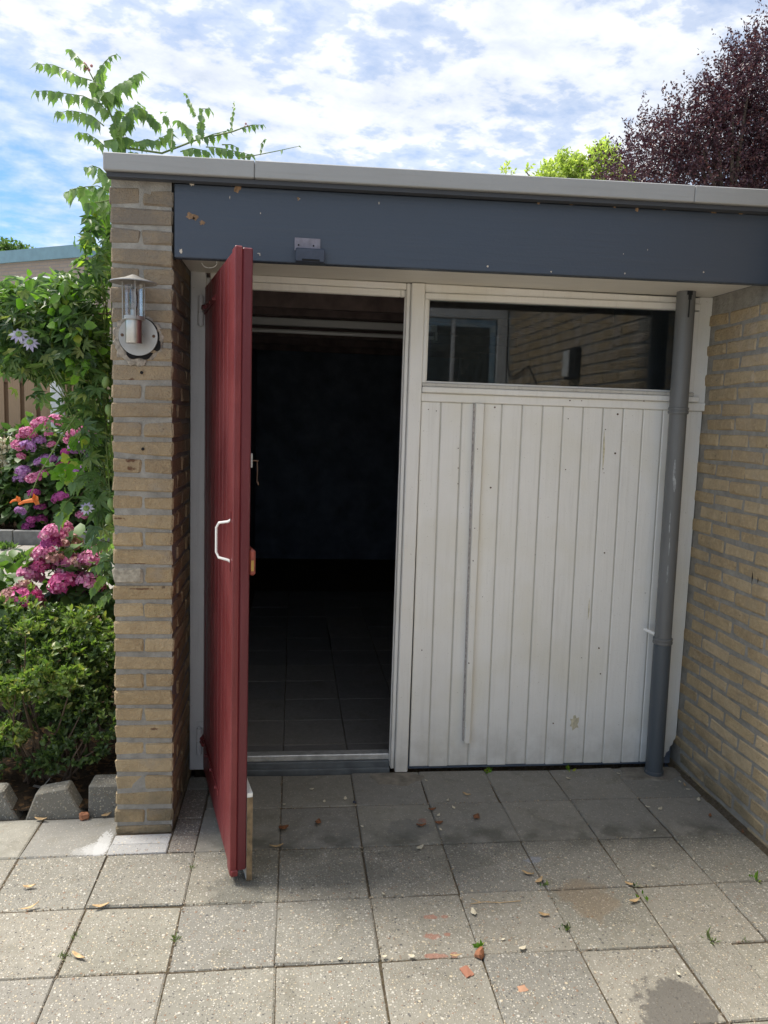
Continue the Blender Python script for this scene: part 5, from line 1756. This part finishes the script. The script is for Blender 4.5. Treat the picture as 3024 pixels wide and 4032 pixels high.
for (x, y, L, wd, rz, lab) in (
        (.448, -.136, .034, .024, 1.4, 'rust brown dry leaf curled upright in the middle of the tile before the doorway'),
        (.315, -.173, .040, .030, .5, 'crumpled dark brown leaf on the joint beside the red door'),
        (.912, -.059, .030, .016, .1, 'small brown leaf on the joint, uppermost of the three by the white post'),
        (.92, -.166, .032, .020, .3, 'reddish brown leaf lying on the joint below two others'),
        (.847, -.18, .038, .016, .1, 'flat brown leaf left of the joint before the white post'),
        (1.079, -.13, .030, .028, .8, 'orange brown folded leaf in front of the white boards'),
        (2.046, -.169, .022, .012, 1.0, 'tiny olive brown leaf near the house wall'),
        (2.139 - .03, -.30, .03, .008, 1.2, 'thin brown straw along the foot of the house wall')):
    curled('dry_leaf', lab, 'leaf', x, y, L, wd, 'dryleaf', rz, .5)
for (x, y, L, wd, rz, lab) in (
        (.292, -.293, .050, .012, -.1, 'long tan seed husk beside the bottom of the red door'),
        (1.17, -.52, .040, .014, -.5, 'tan curled husk, upper of two in the middle of the paving'),
        (1.198, -.564, .040, .016, .7, 'pale tan husk standing open, lower of two in the middle of the paving'),
        (1.081, .062, .034, .010, -.4, 'thin tan leaf on the tile close to the white boards'),
        (1.154, -.745, .034, .014, -.2, 'tan leaf with a dark underside lying left of the dark moss tuft'),
        (-.511, -.486, .038, .012, .1, 'orange brown leaf on the left tile row'),
        (-.471, -.598, .052, .010, .5, 'curved tan leaf on a joint at the left'),
        (-.256, -.606, .050, .012, .4, 'ragged tan leaf on the joint, right of the curved one'),
        (-.262, -.836, .046, .012, -.5, 'pale tan curled leaf near the bottom left'),
        (-.610, -.051, .048, .014, -.2, 'tan stick-like leaf below the trapezoid edging stone'),
        (-.370, -.030, .040, .016, .6, 'pale splintered wood bit between edging stone and pier'),
        (1.483, -.695, .042, .014, .3, 'pale split seed husk beside the small two leaved weed'),
        (1.506, -.602, .030, .012, -.3, 'cream husk on the joint above the two leaved weed'),
        (2.077, .095, .030, .007, 1.3, 'orange tan sliver standing near the downpipe foot'),
        (.83, -.912, .036, .008, .1, 'orange brown stalk lying in the joint near the terracotta crumbs')):
    curled('leaf_husk', lab, 'leaf', x, y, L, wd, 'drytan', rz, .45)
PG = 'cream petals scattered on the tiles'
PL = ['pale petal in the middle of the tile right before the threshold',
      'cream petal on the joint before the doorway, left of the black pebble',
      'upright split petal just left of the black pebble',
      'tiny white petal on the joint below the doorway',
      'cream petal beside the foot of the white middle post',
      'cream petal on the joint before the boards, left of the folded leaf',
      'white petal on the tile just below the joint before the boards',
      'pale curled petal on the joint between two brown leaves',
      'cream petal on the joint under the reddish brown leaf',
      'long cream petal on the tile left of the three brown leaves',
      'cream petal close under the white boards, right of centre',
      'pale petal on the joint leading to the downpipe foot',
      'long white petal on the tile by the house wall',
      'curled white petal in the middle of the last tile before the downpipe',
      'pale petal on the joint left of the curled white one',
      'cream petal nearest to the downpipe, upper one',
      'cream petal below the tan sliver near the downpipe',
      'pale tan petal on the joint two tiles before the downpipe',
      'large cream petal in the joint right of the flowering weed',
      'small petal on the tile above the pale terracotta chip',
      'thin cream petal beside the long pale twig',
      'tiny petal on the right hand tile above the grass blades',
      'tiny petal on the tile below the middle of the doorway',
      'small petal in the lower joint, near the centre column',
      'cream petal in the lower joint, right one of a pair',
      'cream petal in the lower joint, left one of a pair',
      'bright petal near the bottom edge beside the damp tile',
      'small petal on the joint just right of the door edge']
for lab, (x, y, L) in zip(PL, ((.429, .141, .018), (.478, .031, .020), (.566, .052, .022), (.617, -.17, .012), (.93, .194, .014), (.992, .016, .016), (1.003, -.046, .018), (.93, -.104, .018), (.918, -.211, .014), (.819, -.333, .030),
                  (1.572, .184, .018), (1.822, .219, .014), (2.068, -.038, .026), (1.864, -.104, .024), (1.817, -.084, .018), (2.07, .126, .018), (2.07, .055, .016), (1.76, -.27, .016), (1.039, -.896, .026), (.991, -.85, .012),
                  (.929, -.717, .030), (1.64, -.5, .012), (.65, -.6, .012), (.49, -.90, .014), (.70, -.905, .02), (.62, -.90, .016), (1.462, -1.032, .014), (.315, .018, .012))):
    curled('petal', lab, 'petal', x, y, L, L * .6, 'petal_dry', rng.uniform(0, 3), .4, group=PG)
o = link('brick_fragment', rough_box('brick_fragment', .036, .026, .026, M['chipstone'], .006, .003, 2), None, (-.452, -.045, .012), (0, 0, .3))
tag(o, 'orange brick fragment against the edging stones', 'brick fragment')
o = link('brick_crumb', rough_box('brick_crumb', .030, .022, .026, M['chipstone'], .007, .003, 4), None, (.902, -.912, .010), (0, 0, .8))
tag(o, 'rusty brown lump in the joint below the flowering weed', 'stone')
o = link('terracotta_chip', rough_box('terracotta_chip', .026, .038, .004, plain('terracotta', (.36, .16, .10), .85, noise=.2), .0015, .002, 9), None, (.848, -.975, .003), (0, 0, .4))
tag(o, 'flat terracotta chip on the tile below the flowering weed', 'chip')
o = link('terracotta_chip', rough_box('terracotta_chip', .028, .018, .003, plain('terracotta_pale', (.42, .24, .15), .85, noise=.2), .001, .002, 8), None, (.991, -1.052, .002), (0, 0, .2))
tag(o, 'pale terracotta chip at the bottom of the paving', 'chip')
o = link('pebble', rough_box('pebble', .016, .012, .009, M['sensor'], .004, .001, 8), None, (.602, .023, .004), (0, 0, .2))
tag(o, 'small black pebble on the joint before the doorway', 'pebble')
# broken strap lying in the soil
pq = at(330 / 2.07375, 3000 + 205 / 2.07375, 2, .05)
o = MB().hexa([(pq.x - .03, pq.y, .052), (pq.x + .01, pq.y - .01, .048), (pq.x + .012, pq.y + .004, .048), (pq.x - .028, pq.y + .014, .052)], [(pq.x - .03, pq.y, .054), (pq.x + .01, pq.y - .01, .050), (pq.x + .012, pq.y + .004, .050), (pq.x - .028, pq.y + .014, .054)]).hexa(
    [(pq.x + .008, pq.y - .01, .048), (pq.x + .038, pq.y, .085), (pq.x + .04, pq.y + .012, .085), (pq.x + .010, pq.y + .004, .048)], [(pq.x + .006, pq.y - .01, .050), (pq.x + .036, pq.y, .087), (pq.x + .038, pq.y + .012, .087), (pq.x + .008, pq.y + .004, .050)]).build('bent_strip', M['satin'])
tag(o, 'bent grey metal strip lying in the soil behind the edging stones', 'metal strip')

for (x, y, n_, h, m, lab) in (
        (.904, -.868, 12, .026, 'vine_light', 'small flowering weed with round leaves sprouting from a joint'),
        (1.529, -.612, 6, .022, 'vine', 'small weed in a joint, behind the two leaved one'),
        (1.524, -.680, 6, .026, 'vine_light', 'small two leaved green weed between the tiles'),
        (1.204, -.809, 22, .018, 'azalea', 'dark moss-like weed tuft in a joint'),
        (1.973, -.600, 6, .028, 'vine_light', 'young green weed at the right, near the house wall'),
        (1.229, .272, 10, .024, 'vine_light', 'green weed under the white boards, left one of two'),
        (1.607, .276, 10, .028, 'vine_light', 'green weed under the white boards, right one of two'),
        (1.208, -.585, 8, .020, 'vine', 'tiny weed sprig beside the tan husks')):
    tuft('weed', lab, 'weed', x, y, 0, n_, h, m, spreadr=.008)
for (x, y, n_, h, lab) in ((1.64, -.894, 12, .045, 'sparse grass blades in the joint at the lower right'), (1.746, -.899, 14, .018, 'short grass in the joint at the lower right'),
                           (-.304, -.826, 20, .022, 'small grass tuft in the joint at the lower left'), (-.301, -.744, 16, .018, 'thin dry grass tuft above the other one on the left joint'),
                           (.002, -.773, 20, .026, 'pale green grass tuft in the joint left of the door bottom'), (.004, -.40, 16, .018, 'mossy tuft in the joint by the brown pavers')):
    tuft('grass_tuft', lab, 'grass', x, y, -.004, n_, h, 'grass', spreadr=.006)
tw = MB().tube([(.93, -.672, .004), (.98, -.667, .006), (1.03, -.672, .004), (1.10, -.668, .005)], .0012, 5).tube([(.965, -.668, .005), (.94, -.645, .005)], .0009, 5).build('twig', M['drytan'])
tag(tw, 'thin pale twig lying across the tiles', 'twig')
